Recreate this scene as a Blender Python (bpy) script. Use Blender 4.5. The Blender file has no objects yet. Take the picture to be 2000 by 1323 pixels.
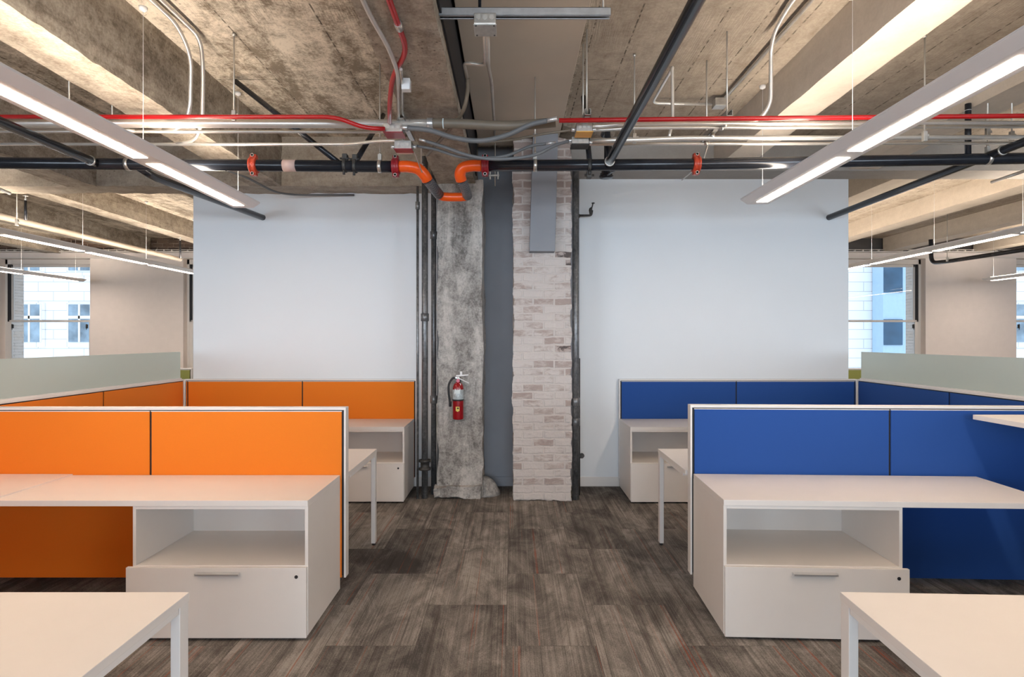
import bpy, bmesh, math, random
from mathutils import Vector, Matrix, noise
random.seed(7)
S = bpy.context.scene
COL = S.collection
CAMZ = 1.58
F = 1150.0            # focal length in pixels of the 2000 px wide frame

# ------------------------------------------------------------------ camera, world, light, exposure
cam = bpy.data.cameras.new('camera'); camo = bpy.data.objects.new('camera', cam); COL.objects.link(camo)
camo.location = (0, 0, CAMZ); camo.rotation_euler = (math.radians(90), 0, 0)
cam.sensor_width = 36; cam.sensor_fit = 'HORIZONTAL'; cam.lens = 36 * F / 2000; cam.clip_end = 200
S.camera = camo
W = bpy.data.worlds.new('sky'); S.world = W; W.use_nodes = True
bgn = W.node_tree.nodes['Background']
bgn.inputs[0].default_value = (0.84, 0.92, 1.0, 1); bgn.inputs[1].default_value = 1.6
S.view_settings.view_transform = 'Standard'; S.view_settings.look = 'None'
S.view_settings.gamma = 1; S.view_settings.use_curve_mapping = False
S.view_settings.exposure = 0.2
S.cycles.use_denoising = True
S.cycles.max_bounces = 10; S.cycles.diffuse_bounces = 6; S.cycles.transparent_max_bounces = 12
S.cycles.sample_clamp_indirect = 6; S.cycles.caustics_reflective = False; S.cycles.caustics_refractive = False
LENS_DOWN, LENS_UP = 34.0, 30.0
DAYLIGHT = 290.0
def daylight(name, x, y, z, sx, sz, rot, power):
    l = bpy.data.lights.new(name, 'AREA'); l.shape = 'RECTANGLE'; l.size = sx; l.size_y = sz
    l.energy = power; l.color = (0.72, 0.86, 1.0)
    o = bpy.data.objects.new(name, l); COL.objects.link(o); o.location = (x, y, z); o.rotation_euler = rot
    return o
# daylight entering through the three rear windows behind the camera (the openings are built below)
for wx in (-7.0, 0.0, 7.0):
    daylight('window_daylight', wx, -5.9, 1.9, 4.6, 2.2, (math.radians(90), 0, 0), DAYLIGHT)

# ------------------------------------------------------------------ helpers
def P(px, py, d):
    """a point at depth d seen at photo pixel (px, py)"""
    return Vector(((px - 1000) * d / F, d, CAMZ + (661.5 - py) * d / F))
def H(h): return CAMZ + h
def tag(o, label=None, cat=None, group=None, kind=None):
    if label: o['label'] = label
    if cat: o['category'] = cat
    if group: o['group'] = group
    if kind: o['kind'] = kind
    return o
def empty(name, loc, label, cat, group=None, rz=0.0):
    o = bpy.data.objects.new(name, None); COL.objects.link(o); o.location = loc; o.rotation_euler = (0, 0, rz)
    o.empty_display_size = .1
    return tag(o, label, cat, group)
class MB:
    """collects shapes and links them as ONE mesh object; coordinates are local to the parent"""
    def __init__(s): s.bm = bmesh.new(); s.mi = 0
    def _fm(s, fs, smooth=False):
        for f in fs: f.material_index = s.mi; f.smooth = smooth
        return s
    def box(s, x0, x1, y0, y1, z0, z1):
        x0, x1 = sorted((x0, x1)); y0, y1 = sorted((y0, y1)); z0, z1 = sorted((z0, z1))
        v = [s.bm.verts.new(p) for p in ((x0,y0,z0),(x1,y0,z0),(x1,y1,z0),(x0,y1,z0),(x0,y0,z1),(x1,y0,z1),(x1,y1,z1),(x0,y1,z1))]
        fs = [s.bm.faces.new([v[i] for i in q]) for q in ((0,3,2,1),(4,5,6,7),(0,1,5,4),(1,2,6,5),(2,3,7,6),(3,0,4,7))]
        return s._fm(fs)
    def hexa(s, pts):
        v = [s.bm.verts.new(p) for p in pts]
        fs = [s.bm.faces.new([v[i] for i in q]) for q in ((0,3,2,1),(4,5,6,7),(0,1,5,4),(1,2,6,5),(2,3,7,6),(3,0,4,7))]
        return s._fm(fs)
    def prism(s, prof, a, b, axis='y'):
        """closed polygon prof [(u,v)] extruded along axis from a to b"""
        def p(u, v, t): return {'y': (u, t, v), 'x': (t, u, v), 'z': (u, v, t)}[axis]
        A = [s.bm.verts.new(p(u, v, a)) for u, v in prof]; B = [s.bm.verts.new(p(u, v, b)) for u, v in prof]
        n = len(prof); fs = [s.bm.faces.new(A), s.bm.faces.new(B[::-1])]
        for i in range(n): fs.append(s.bm.faces.new((A[i], B[i], B[(i+1) % n], A[(i+1) % n])))
        return s._fm(fs)
    def tube(s, pts, r, n=16, caps=True, radii=None):
        pts = [Vector(p) for p in pts]; rings = []; up = None
        for i, p in enumerate(pts):
            if i == 0: t = pts[1] - p
            elif i == len(pts) - 1: t = p - pts[i-1]
            else: t = (pts[i+1] - p).normalized() + (p - pts[i-1]).normalized()
            t.normalize()
            if up is None: up = t.orthogonal().normalized()
            up = (up - t * up.dot(t)).normalized(); w = t.cross(up)
            rr = radii[i] if radii else r
            rings.append([s.bm.verts.new(p + (up * math.cos(2*math.pi*k/n) + w * math.sin(2*math.pi*k/n)) * rr) for k in range(n)])
        fs = []
        for a, b in zip(rings, rings[1:]):
            for k in range(n): fs.append(s.bm.faces.new((a[k], a[(k+1) % n], b[(k+1) % n], b[k])))
        s._fm(fs, True)
        if caps: s._fm([s.bm.faces.new(rings[0][::-1]), s.bm.faces.new(rings[-1])])
        return s
    def cyl(s, a, b, r, n=16): return s.tube([a, b], r, n)
    def lathe(s, prof, c, n=24, axis='z'):
        """prof [(r, t)] turned about the axis through c"""
        c = Vector(c); rings = []
        for r, t in prof:
            ring = []
            for k in range(n):
                u, v = r*math.cos(2*math.pi*k/n), r*math.sin(2*math.pi*k/n)
                ring.append(s.bm.verts.new(c + Vector({'z': (u, v, t), 'x': (t, u, v), 'y': (v, t, u)}[axis])))
            rings.append(ring)
        fs = []
        for a, b in zip(rings, rings[1:]):
            for k in range(n): fs.append(s.bm.faces.new((a[k], a[(k+1) % n], b[(k+1) % n], b[k])))
        s._fm(fs, True); s._fm([s.bm.faces.new(rings[0][::-1]), s.bm.faces.new(rings[-1])])
        return s
    def build(s, name, mats, parent=None, bevel=0, seg=2):
        bmesh.ops.recalc_face_normals(s.bm, faces=s.bm.faces)
        me = bpy.data.meshes.new(name); s.bm.to_mesh(me); s.bm.free()
        for m in (mats if isinstance(mats, (list, tuple)) else [mats]): me.materials.append(m)
        o = bpy.data.objects.new(name, me); COL.objects.link(o)
        if parent: o.parent = parent
        if bevel:
            b = o.modifiers.new('bevel', 'BEVEL'); b.width = bevel; b.segments = seg; b.limit_method = 'ANGLE'; b.angle_limit = math.radians(40)
        return o
def fillet(pts, r, n=6):
    pts = [Vector(p) for p in pts]; out = [pts[0]]
    for i in range(1, len(pts) - 1):
        a, b, c = pts[i-1], pts[i], pts[i+1]
        u = a - b; v = c - b; rr = min(r, u.length * .48, v.length * .48)
        p0 = b + u.normalized() * rr; p1 = b + v.normalized() * rr
        for k in range(n + 1):
            t = k / n; out.append(p0 * (1-t)**2 + b * 2*t*(1-t) + p1 * t*t)
    out.append(pts[-1]); return out
def curve_pts(pts, n=10):
    """Catmull-Rom through points"""
    pts = [Vector(p) for p in pts]; q = [pts[0]*2 - pts[1]] + pts + [pts[-1]*2 - pts[-2]]; out = []
    for i in range(1, len(q) - 2):
        a, b, c, d = q[i-1:i+3]
        for k in range(n):
            t = k / n; out.append(.5 * ((2*b) + (c-a)*t + (2*a-5*b+4*c-d)*t*t + (3*b-a-3*c+d)*t**3))
    out.append(pts[-1]); return out
def copy_tree(o, parent=None):
    c = o.copy(); COL.objects.link(c); c.parent = parent
    for ch in list(o.children): copy_tree(ch, c)
    return c

# ------------------------------------------------------------------ materials
class NT:
    def __init__(s, name):
        s.m = bpy.data.materials.new(name); s.m.use_nodes = True; s.t = s.m.node_tree; s.t.nodes.clear()
        s.out = s.n('ShaderNodeOutputMaterial')
    def n(s, typ, **kw):
        nd = s.t.nodes.new(typ)
        for k, v in kw.items():
            if k.startswith('_'): setattr(nd, k[1:], v)
        return nd
    def set(s, nd, key, val):
        if val is None: return
        if isinstance(val, bpy.types.NodeSocket): s.t.links.new(val, nd.inputs[key])
        else: nd.inputs[key].default_value = val
    def coord(s, kind='Object', scale=(1,1,1), loc=(0,0,0), rot=(0,0,0)):
        c = s.n('ShaderNodeTexCoord'); mp = s.n('ShaderNodeMapping'); s.t.links.new(c.outputs[kind], mp.inputs[0])
        mp.inputs[1].default_value = loc; mp.inputs[2].default_value = rot; mp.inputs[3].default_value = scale
        return mp.outputs[0]
    def noise(s, vec, scale, detail=5, rough=.55, dist=0):
        nd = s.n('ShaderNodeTexNoise'); s.set(nd, 'Vector', vec); s.set(nd, 'Scale', scale); s.set(nd, 'Detail', detail)
        s.set(nd, 'Roughness', rough); s.set(nd, 'Distortion', dist); return nd.outputs[0]
    def ramp(s, fac, stops, interp='LINEAR'):
        nd = s.n('ShaderNodeValToRGB'); s.set(nd, 0, fac); cr = nd.color_ramp; cr.interpolation = interp
        while len(cr.elements) < len(stops): cr.elements.new(.5)
        for e, (p, c) in zip(cr.elements, stops):
            e.position = p; e.color = (c, c, c, 1) if isinstance(c, (int, float)) else (*c, 1)
        return nd.outputs[0]
    def math(s, op, a, b=0.0, clamp=False):
        nd = s.n('ShaderNodeMath', _operation=op, _use_clamp=clamp); s.set(nd, 0, a); s.set(nd, 1, b); return nd.outputs[0]
    def mix(s, f, a, b, mode='MIX'):
        nd = s.n('ShaderNodeMixRGB', _blend_type=mode)
        for k, v in ((0, f), (1, a), (2, b)):
            if isinstance(v, tuple) and len(v) == 3: v = (*v, 1)
            s.set(nd, k, v)
        return nd.outputs[0]
    def bump(s, h, strength=.3, dist=.01, normal=None):
        nd = s.n('ShaderNodeBump'); s.set(nd, 'Height', h); s.set(nd, 'Strength', strength); s.set(nd, 'Distance', dist)
        if normal: s.set(nd, 'Normal', normal)
        return nd.outputs[0]
    def bsdf(s, col, rough=.5, metal=0, normal=None, **kw):
        nd = s.n('ShaderNodeBsdfPrincipled')
        if isinstance(col, tuple): col = (*col, 1)
        s.set(nd, 'Base Color', col); s.set(nd, 'Roughness', rough); s.set(nd, 'Metallic', metal)
        if normal: s.set(nd, 'Normal', normal)
        for k, v in kw.items(): s.set(nd, k.replace('_', ' '), v)
        s.t.links.new(nd.outputs[0], s.out.inputs[0]); return s.m
def simple(name, col, rough=.5, metal=0, var=.04, scale=8, bump=0, **kw):
    t = NT(name); v = t.coord(); f = t.noise(v, scale, 4)
    c = t.mix(t.ramp(f, [(.3, 0.), (.7, 1.)]), tuple(x*(1-var) for x in col), tuple(min(1, x*(1+var)) for x in col))
    nm = t.bump(t.noise(v, scale*12, 3), bump, .002) if bump else None
    return t.bsdf(c, rough, metal, nm, **kw)
M = {}
M['laminate'] = simple('white_laminate', (.79, .75, .71), .42, var=.01)
M['frame_white'] = simple('white_frame', (.80, .77, .74), .4, var=.01)
M['wall_white'] = simple('white_wall_paint', (.80, .835, .865), .7, var=.008, scale=2)
M['wall_grey'] = simple('grey_wall_paint', (.27, .285, .315), .65, var=.05, scale=3)
M['wall_cream'] = simple('cream_wall_paint', (.82, .75, .71), .8, var=.02)
M['trim'] = simple('window_trim_paint', (.74, .70, .66), .5, var=.01)
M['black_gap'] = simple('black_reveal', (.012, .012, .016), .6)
M['lens_metal'] = simple('pendant_white_metal', (.88, .86, .85), .4, var=.01)
M['void_dark'] = simple('painted_void_dark', (.09, .08, .075), .5)  # flat dark colour standing in for the unlit void over the right windows
M['galv'] = simple('galvanised_steel', (.62, .60, .56), .33, .85, var=.12, scale=30)
M['emt'] = simple('steel_conduit', (.90, .87, .82), .36, .75, var=.06, scale=10)
M['strut'] = simple('strut_steel', (.55, .56, .57), .38, .8, var=.1, scale=20)
M['black_pipe'] = simple('black_painted_steel_pipe', (.018, .021, .028), .22, .15, var=.2)
M['brown_flex'] = simple('beige_flexible_conduit', (.17, .14, .105), .5, var=.1)
M['grey_flex'] = simple('grey_flexible_conduit', (.145, .15, .155), .5, var=.1)
M['red_paint'] = simple('red_painted_conduit', (.42, .010, .012), .3, var=.08)
M['red_dark'] = simple('dark_red_metal', (.28, .012, .02), .4, var=.08)
M['coupling'] = simple('orange_red_coupling', (.52, .055, .022), .35, var=.12, scale=30)
M['orange_pipe'] = simple('orange_painted_pipe', (.85, .10, .008), .28, var=.05)
M['yellow'] = simple('yellow_paint', (.80, .42, .08), .5)
M['rod'] = simple('zinc_rod', (.60, .57, .52), .4, .6, var=.1)
M['chrome'] = simple('brushed_aluminium', (.66, .66, .66), .3, .7)
M['rubber'] = simple('black_rubber', (.015, .015, .017), .6)
M['ext_red'] = simple('extinguisher_red', (.30, .008, .012), .25)
M['paper'] = simple('tag_paper', (.62, .70, .72), .7, var=.05)
M['white_plastic'] = simple('white_plastic', (.8, .8, .8), .4)
M['iron'] = simple('dark_iron', (.06, .058, .055), .5, .4, var=.3, scale=25, bump=.3)
def fabric(name, col):
    t = NT(name); v = t.coord(); f = t.noise(v, 500, 2)
    c = t.mix(f, tuple(x*.93 for x in col), tuple(min(1, x*1.07) for x in col))
    return t.bsdf(c, .85, 0, t.bump(f, .15, .001), Sheen_Weight=.03)
M['orange'] = fabric('orange_fabric', (.80, .205, .008))
M['blue'] = fabric('blue_fabric', (.010, .070, .30))
M['green'] = fabric('olive_green_fabric', (.27, .28, .07))
def emit(name, col, k):
    t = NT(name); e = t.n('ShaderNodeEmission'); e.inputs[0].default_value = (*col, 1); e.inputs[1].default_value = k
    t.t.links.new(e.outputs[0], t.out.inputs[0]); return t.m
M['lens'] = emit('pendant_lens_lit', (1.0, .80, .64), LENS_DOWN)
M['uplight'] = emit('pendant_uplight_lit', (1.0, .85, .70), LENS_UP)
def concrete(name, dark, light, streak=(3, .5, 3), sc=1.0, bump=.5, planks=0, grey=None, contrast=(.35, .68), pits=True):
    t = NT(name); v = t.coord(scale=streak); o = t.coord()
    big = t.noise(v, 1.6*sc, 10, .68, .8); fine = t.noise(o, 55, 6, .75); mid = t.noise(o, 7*sc, 9, .72, .4)
    f = t.math('ADD', t.math('MULTIPLY', big, .55), t.math('MULTIPLY', mid, .45))
    f = t.math('ADD', f, t.math('MULTIPLY', t.math('SUBTRACT', fine, .5), .34))
    c = t.ramp(f, [(contrast[0], dark), ((contrast[0]+contrast[1])/2, tuple((a+b)/2 for a, b in zip(dark, light))), (contrast[1], light)])
    h = t.math('ADD', t.math('MULTIPLY', mid, .22), t.math('MULTIPLY', fine, .35))
    if pits:
        vo = t.n('ShaderNodeTexVoronoi'); t.set(vo, 'Vector', o); t.set(vo, 'Scale', 26)
        pm = t.math('MULTIPLY', t.math('LESS_THAN', vo.outputs[0], .17), t.ramp(t.noise(o, 2.3, 3), [(.52, 0.), (.62, 1.)]))
        c = t.mix(t.math('MULTIPLY', pm, .55), c, tuple(x*.3 for x in dark)); h = t.math('SUBTRACT', h, t.math('MULTIPLY', pm, .8))
    if planks:
        gk = .22 if planks < .5 else .08
        b = t.n('ShaderNodeTexBrick'); b.offset = .37
        t.set(b, 'Vector', t.coord(rot=(0, 0, math.radians(90)))); t.set(b, 'Scale', 1); t.set(b, 'Mortar Size', .006)
        t.set(b, 'Brick Width', 3.4); t.set(b, 'Row Height', planks); t.set(b, 'Mortar Smooth', .4)
        t.set(b, 'Color1', (0, 0, 0, 1)); t.set(b, 'Color2', (1, 1, 1, 1)); t.set(b, 'Mortar', (.5, .5, .5, 1))
        jag = t.ramp(t.noise(o, 22, 4), [(.44, 0.), (.56, 1.)]); mo = t.math('MULTIPLY', b.outputs[1], jag)
        c = t.mix(t.math('MULTIPLY', t.math('SUBTRACT', b.outputs[0], .5), .22), c, t.mix(1, c, (1.25, 1.2, 1.15), 'MULTIPLY'))
        c = t.mix(t.math('MULTIPLY', mo, .8), c, tuple(x*.25 for x in dark))
        wv = t.n('ShaderNodeTexWave'); wv.bands_direction = 'X'; t.set(wv, 'Vector', t.coord(scale=(1, .12, 1))); t.set(wv, 'Scale', 16)
        t.set(wv, 'Distortion', 14); t.set(wv, 'Detail', 3); t.set(wv, 'Detail Scale', 1.2)
        gr = t.math('MULTIPLY', wv.outputs[1], t.ramp(t.noise(o, 1.3, 2), [(.48, 0.), (.62, 1.)]))
        c = t.mix(t.math('MULTIPLY', gr, gk), c, dark)
        h = t.math('SUBTRACT', t.math('ADD', h, t.math('MULTIPLY', gr, .25)), t.math('MULTIPLY', mo, 1.2))
    return t.bsdf(c, .85, 0, t.bump(h, bump, .012), Specular_IOR_Level=.25)
M['slab_left'] = concrete('patchy_concrete_slab', (.20, .165, .125), (.66, .59, .49), (2.4, .6, 2.4), 1.0, .45, contrast=(.42, .58), planks=.62)
M['slab_right'] = concrete('board_marked_concrete_slab', (.27, .225, .175), (.52, .455, .375), (2, .5, 2), 1, .45, planks=.27, contrast=(.36, .64), pits=False)
M['joist_left'] = concrete('rough_concrete_joist', (.17, .14, .108), (.54, .48, .40), (1.5, .35, 2.5), 1.1, .5, contrast=(.38, .64))
M['joist_right'] = concrete('smooth_concrete_joist', (.50, .44, .37), (.68, .61, .52), (1.5, .3, 2), 1, .2, contrast=(.3, .7), pits=False)
M['girder'] = concrete('concrete_girder', (.25, .21, .165), (.55, .49, .41), (.5, 2, 2.5), 1.2, .6)
M['girder_right'] = concrete('smooth_grey_girder', (.30, .285, .265), (.38, .36, .335), (.5, 2, 2), .6, .1, pits=False)
M['column'] = concrete('weathered_grey_concrete', (.16, .152, .142), (.56, .54, .51), (2.6, 2.6, .55), 1.2, .9, contrast=(.385, .60))
M['soffit_panel'] = simple('smooth_soffit_board', (.54, .47, .385), .7, var=.05, scale=2)
def brick_mat(name, base, lows, black, bw, bh, mortar, vec=('x', 'z'), msize=.012, mix_amt=(.50, .62), toplift=0.0):
    t = NT(name); c0 = t.n('ShaderNodeTexCoord'); sep = t.n('ShaderNodeSeparateXYZ'); t.t.links.new(c0.outputs['Object'], sep.inputs[0])
    cmb = t.n('ShaderNodeCombineXYZ')
    src = {'x': sep.outputs[0], 'y': sep.outputs[1], 'z': sep.outputs[2], 'xy': t.math('ADD', sep.outputs[0], sep.outputs[1])}
    wob = t.math('MULTIPLY', t.math('SUBTRACT', t.noise(c0.outputs['Object'], 9, 3), .5), .03)
    t.t.links.new(src[vec[0]], cmb.inputs[0]); t.t.links.new(t.math('ADD', src[vec[1]], wob), cmb.inputs[1])
    b = t.n('ShaderNodeTexBrick'); t.set(b, 'Vector', cmb.outputs[0]); t.set(b, 'Scale', 1); t.set(b, 'Brick Width', bw); t.set(b, 'Row Height', bh)
    t.set(b, 'Mortar Size', msize); t.set(b, 'Mortar Smooth', .6); t.set(b, 'Color1', (0, 0, 0, 1)); t.set(b, 'Color2', (1, 1, 1, 1)); t.set(b, 'Mortar', (.5, .5, .5, 1))
    o = c0.outputs['Object']; n1 = t.noise(t.coord(scale=(.6, .6, 1.6)), 14, 7, .7, .5); n2 = t.noise(o, 3, 4); n3 = t.noise(o, 60, 5, .7)
    inb = t.math('SUBTRACT', 1.0, b.outputs[1], True)
    w = t.math('ADD', t.math('MULTIPLY', n1, .6), t.math('ADD', t.math('MULTIPLY', b.outputs[0], .28), t.math('MULTIPLY', n2, .12)))
    w = t.math('ADD', w, t.math('MULTIPLY', t.ramp(t.math('MULTIPLY', sep.outputs[2], .25), [(.66, 0.), (.74, 1.)]), toplift))
    worn = t.math('MULTIPLY', t.ramp(w, [(mix_amt[0], 0.), (mix_amt[1], 1.)]), inb)
    c = t.mix(worn, t.mix(n3, tuple(x*.9 for x in base), base), lows)
    c = t.mix(t.math('MULTIPLY', b.outputs[1], t.ramp(n1, [(.4, 0.), (.6, .5)])), c, mortar)
    bl = t.math('MULTIPLY', t.math('GREATER_THAN', b.outputs[0], .965), t.math('MULTIPLY', inb, t.ramp(n1, [(.48, 0.), (.54, 1.)])))
    c = t.mix(t.math('MULTIPLY', bl, .8), c, black)
    h = t.math('ADD', t.math('MULTIPLY', inb, .38), t.math('ADD', t.math('MULTIPLY', n1, .6), t.math('MULTIPLY', n3, .3)))
    return t.bsdf(c, .9, 0, t.bump(h, .8, .012), Specular_IOR_Level=.2)
M['brick_white'] = brick_mat('whitewashed_brick', (.66, .61, .58), (.42, .345, .315), (.05, .045, .045), .205, .076, (.60, .56, .53), toplift=.16)
M['brick_dark'] = brick_mat('old_dark_brick', (.22, .15, .11), (.10, .07, .055), (.03, .025, .02), .22, .075, (.42, .36, .29), mix_amt=(.4, .6))
M['brick_reveal'] = brick_mat('pale_reveal_brick', (.72, .66, .62), (.66, .58, .52), (.3, .25, .2), .4, .062, (.12, .11, .11), ('y', 'z'), msize=.006)
def stone():
    t = NT('pale_stone_facade'); b = t.n('ShaderNodeTexBrick'); t.set(b, 'Vector', t.coord(rot=(math.radians(90), 0, 0)))
    t.set(b, 'Scale', 1); t.set(b, 'Brick Width', 1.35); t.set(b, 'Row Height', .42); t.set(b, 'Mortar Size', .015); t.set(b, 'Mortar Smooth', .2)
    t.set(b, 'Color1', (.80, .81, .84, 1)); t.set(b, 'Color2', (.86, .865, .88, 1)); t.set(b, 'Mortar', (.50, .52, .57, 1))
    return t.bsdf(b.outputs[0], .8)
M['stone'] = stone()
M['out_glass'] = simple('distant_window_glass', (.24, .33, .42), .08, var=.5, scale=1.2)
M['blue_glass'] = simple('deep_blue_glass', (.03, .085, .16), .08, var=.3, scale=1.2)
M['blue_frame'] = simple('pale_blue_frame', (.38, .55, .72), .4)
def glass():
    t = NT('window_glass'); a = t.n('ShaderNodeBsdfTransparent'); g = t.n('ShaderNodeBsdfGlossy'); g.inputs['Roughness'].default_value = .02
    a.inputs[0].default_value = (.94, .97, .99, 1)
    fr = t.n('ShaderNodeFresnel'); fr.inputs[0].default_value = 1.3; mx = t.n('ShaderNodeMixShader')
    for i, s_ in ((0, fr), (1, a), (2, g)): t.t.links.new(s_.outputs[0], mx.inputs[i])
    t.t.links.new(mx.outputs[0], t.out.inputs[0]); return t.m
M['glass'] = glass()
def frosted():
    t = NT('frosted_glass'); r = t.n('ShaderNodeBsdfRefraction'); r.inputs['Color'].default_value = (.86, .94, .90, 1)
    r.inputs['Roughness'].default_value = .55; r.inputs['IOR'].default_value = 1.06
    d = t.n('ShaderNodeBsdfDiffuse'); d.inputs[0].default_value = (.86, .92, .90, 1)
    l = t.n('ShaderNodeBsdfTranslucent'); l.inputs[0].default_value = (.86, .94, .91, 1)
    m1 = t.n('ShaderNodeMixShader'); m1.inputs[0].default_value = .5; m2 = t.n('ShaderNodeMixShader'); m2.inputs[0].default_value = .75
    t.t.links.new(d.outputs[0], m1.inputs[1]); t.t.links.new(l.outputs[0], m1.inputs[2])
    t.t.links.new(r.outputs[0], m2.inputs[1]); t.t.links.new(m1.outputs[0], m2.inputs[2]); t.t.links.new(m2.outputs[0], t.out.inputs[0]); return t.m
M['frosted'] = frosted()
def braid():
    t = NT('braided_steel_hose'); o = t.coord('Object')
    w1 = t.n('ShaderNodeTexWave'); t.set(w1, 'Vector', t.coord(rot=(.6, .5, .7))); t.set(w1, 'Scale', 55); t.set(w1, 'Distortion', 1)
    w2 = t.n('ShaderNodeTexWave'); t.set(w2, 'Vector', t.coord(rot=(-.6, .9, -.4))); t.set(w2, 'Scale', 55); t.set(w2, 'Distortion', 1)
    f = t.math('MULTIPLY', w1.outputs[1], w2.outputs[1])
    return t.bsdf(t.ramp(f, [(.05, (.04, .04, .045)), (.5, (.42, .42, .43))]), .4, .6, t.bump(f, .6, .004))
M['braid'] = braid()
def pipe_old():
    t = NT('old_galvanised_riser'); o = t.coord(scale=(2, 2, .6)); f = t.noise(o, 9, 7, .7); g = t.noise(t.coord(), 45, 4)
    c = t.ramp(t.math('ADD', t.math('MULTIPLY', f, .7), t.math('MULTIPLY', g, .3)), [(.36, (.085, .09, .095)), (.55, (.22, .225, .23)), (.68, (.42, .42, .41))])
    return t.bsdf(c, .38, .55, t.bump(f, .3, .004))
M['riser'] = pipe_old()
def carpet():
    t = NT('carpet_planks'); c0 = t.n('ShaderNodeTexCoord'); sep = t.n('ShaderNodeSeparateXYZ'); t.t.links.new(c0.outputs['Object'], sep.inputs[0])
    x, y = sep.outputs[0], sep.outputs[1]; o = c0.outputs['Object']
    cmb = t.n('ShaderNodeCombineXYZ'); t.t.links.new(t.math('ADD', y, -3.49 + 9.3), cmb.inputs[0]); t.t.links.new(t.math('ADD', x, .03 + 9.3), cmb.inputs[1])
    b = t.n('ShaderNodeTexBrick'); b.offset = .5
    t.set(b, 'Vector', cmb.outputs[0]); t.set(b, 'Scale', 1); t.set(b, 'Brick Width', .93); t.set(b, 'Row Height', .465); t.set(b, 'Mortar Size', .0015)
    t.set(b, 'Color1', (0, 0, 0, 1)); t.set(b, 'Color2', (1, 1, 1, 1)); t.set(b, 'Mortar', (.3, .3, .3, 1))
    tid = t.math('MULTIPLY', b.outputs[0], 1.0)
    def vec(sx, sy, off):
        q = t.n('ShaderNodeCombineXYZ'); t.t.links.new(t.math('MULTIPLY', x, sx), q.inputs[0]); t.t.links.new(t.math('MULTIPLY', y, sy), q.inputs[1])
        t.t.links.new(t.math('MULTIPLY', tid, off), q.inputs[2]); return q.outputs[0]
    rib = t.noise(vec(150, .8, 7), 1, 3, .7); band = t.noise(vec(22, .35, 11), 1, 4, .7)
    blot = t.noise(vec(4.5, 2.2, 3), 1, 9, .72, .7); fine = t.noise(o, 130, 4, .8); wide = t.noise(o, 1.1, 3)
    stripe = t.math('MULTIPLY', t.ramp(band, [(.5, 0.), (.6, 1.)]), t.ramp(rib, [(.42, 0.), (.55, 1.)]))
    f = t.math('ADD', t.math('MULTIPLY', blot, .9), t.math('ADD', t.math('MULTIPLY', tid, .20), t.math('MULTIPLY', wide, .25)))
    f = t.math('ADD', f, t.math('MULTIPLY', t.math('SUBTRACT', fine, .5), .55)); f = t.math('ADD', f, t.math('MULTIPLY', t.math('SUBTRACT', rib, .5), .42))
    c = t.ramp(f, [(.48, (.075, .069, .065)), (.66, (.19, .172, .155)), (.84, (.37, .338, .305))])
    c = t.mix(t.math('MULTIPLY', stripe, .7), c, (.055, .048, .044))
    rust = t.math('MULTIPLY', t.math('GREATER_THAN', t.noise(vec(75, .15, 19), 1, 1, .4), .705), t.ramp(t.noise(vec(1, 3, 2), 1, 2), [(.4, .2), (.6, .8)]))
    c = t.mix(t.math('MULTIPLY', rust, .75), c, (.30, .085, .045))
    c = t.mix(t.math('MULTIPLY', b.outputs[1], .35), c, (.03, .027, .025))
    return t.bsdf(c, .95, 0, t.bump(t.math('ADD', rib, fine), .4, .003), Specular_IOR_Level=.1)
M['carpet'] = carpet()

# ------------------------------------------------------------------ room shell
def rough_block(name, mat, x0, x1, y0, y1, z0, z1, cell, amp, edge_amp=0, seed=0, parent=None, scale=4.0):
    """box surface grid whose vertices are pushed by noise, more at its vertical arrises / long edges"""
    bm = bmesh.new()
    nx, ny, nz = [max(1, min(400, round(abs(b-a)/c))) for a, b, c in ((x0, x1, cell[0]), (y0, y1, cell[1]), (z0, z1, cell[2]))]
    vs = {}
    def V(i, j, k):
        if (i, j, k) not in vs:
            p = Vector((x0+(x1-x0)*i/nx, y0+(y1-y0)*j/ny, z0+(z1-z0)*k/nz))
            q = p * scale + Vector((seed*7.3, seed*3.1, seed*1.7))
            e = (i in (0, nx)) + (j in (0, ny)) + (k in (0, nz))
            a = amp + (edge_amp if e >= 2 else 0)
            dvec = Vector((noise.noise(q), noise.noise(q+Vector((31, 5, 2))), noise.noise(q+Vector((3, 71, 9)))))
            d2 = Vector((noise.noise(q*5), noise.noise(q*5+Vector((31, 5, 2))), noise.noise(q*5+Vector((3, 71, 9)))))
            vs[(i, j, k)] = bm.verts.new(p + dvec*a + d2*a*.35)
        return vs[(i, j, k)]
    for i in range(nx):
        for j in range(ny):
            for k in (0, nz): bm.faces.new((V(i,j,k), V(i+1,j,k), V(i+1,j+1,k), V(i,j+1,k)))
    for i in range(nx):
        for k in range(nz):
            for j in (0, ny): bm.faces.new((V(i,j,k), V(i+1,j,k), V(i+1,j,k+1), V(i,j,k+1)))
    for j in range(ny):
        for k in range(nz):
            for i in (0, nx): bm.faces.new((V(i,j,k), V(i,j+1,k), V(i,j+1,k+1), V(i,j,k+1)))
    bmesh.ops.recalc_face_normals(bm, faces=bm.faces)
    me = bpy.data.meshes.new(name); bm.to_mesh(me); bm.free(); me.materials.append(mat)
    o = bpy.data.objects.new(name, me); COL.objects.link(o)
    if parent: o.parent = parent
    return o
def struct(o, label=None): return tag(o, label, None, None, 'structure')
SLAB = H(2.05)
XS, YB, YW = 13.0, -6.0, 12.0          # half width, rear wall, window wall
m = MB().box(-XS, XS, YB, 13, -.15, 0); struct(m.build('floor', M['carpet']), 'grey striped carpet plank floor')
m = MB(); m.box(-XS, .5, YB, 13, SLAB, SLAB+.2); m.mi = 1; m.box(.5, XS, YB, 13, SLAB, SLAB+.2)
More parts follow.
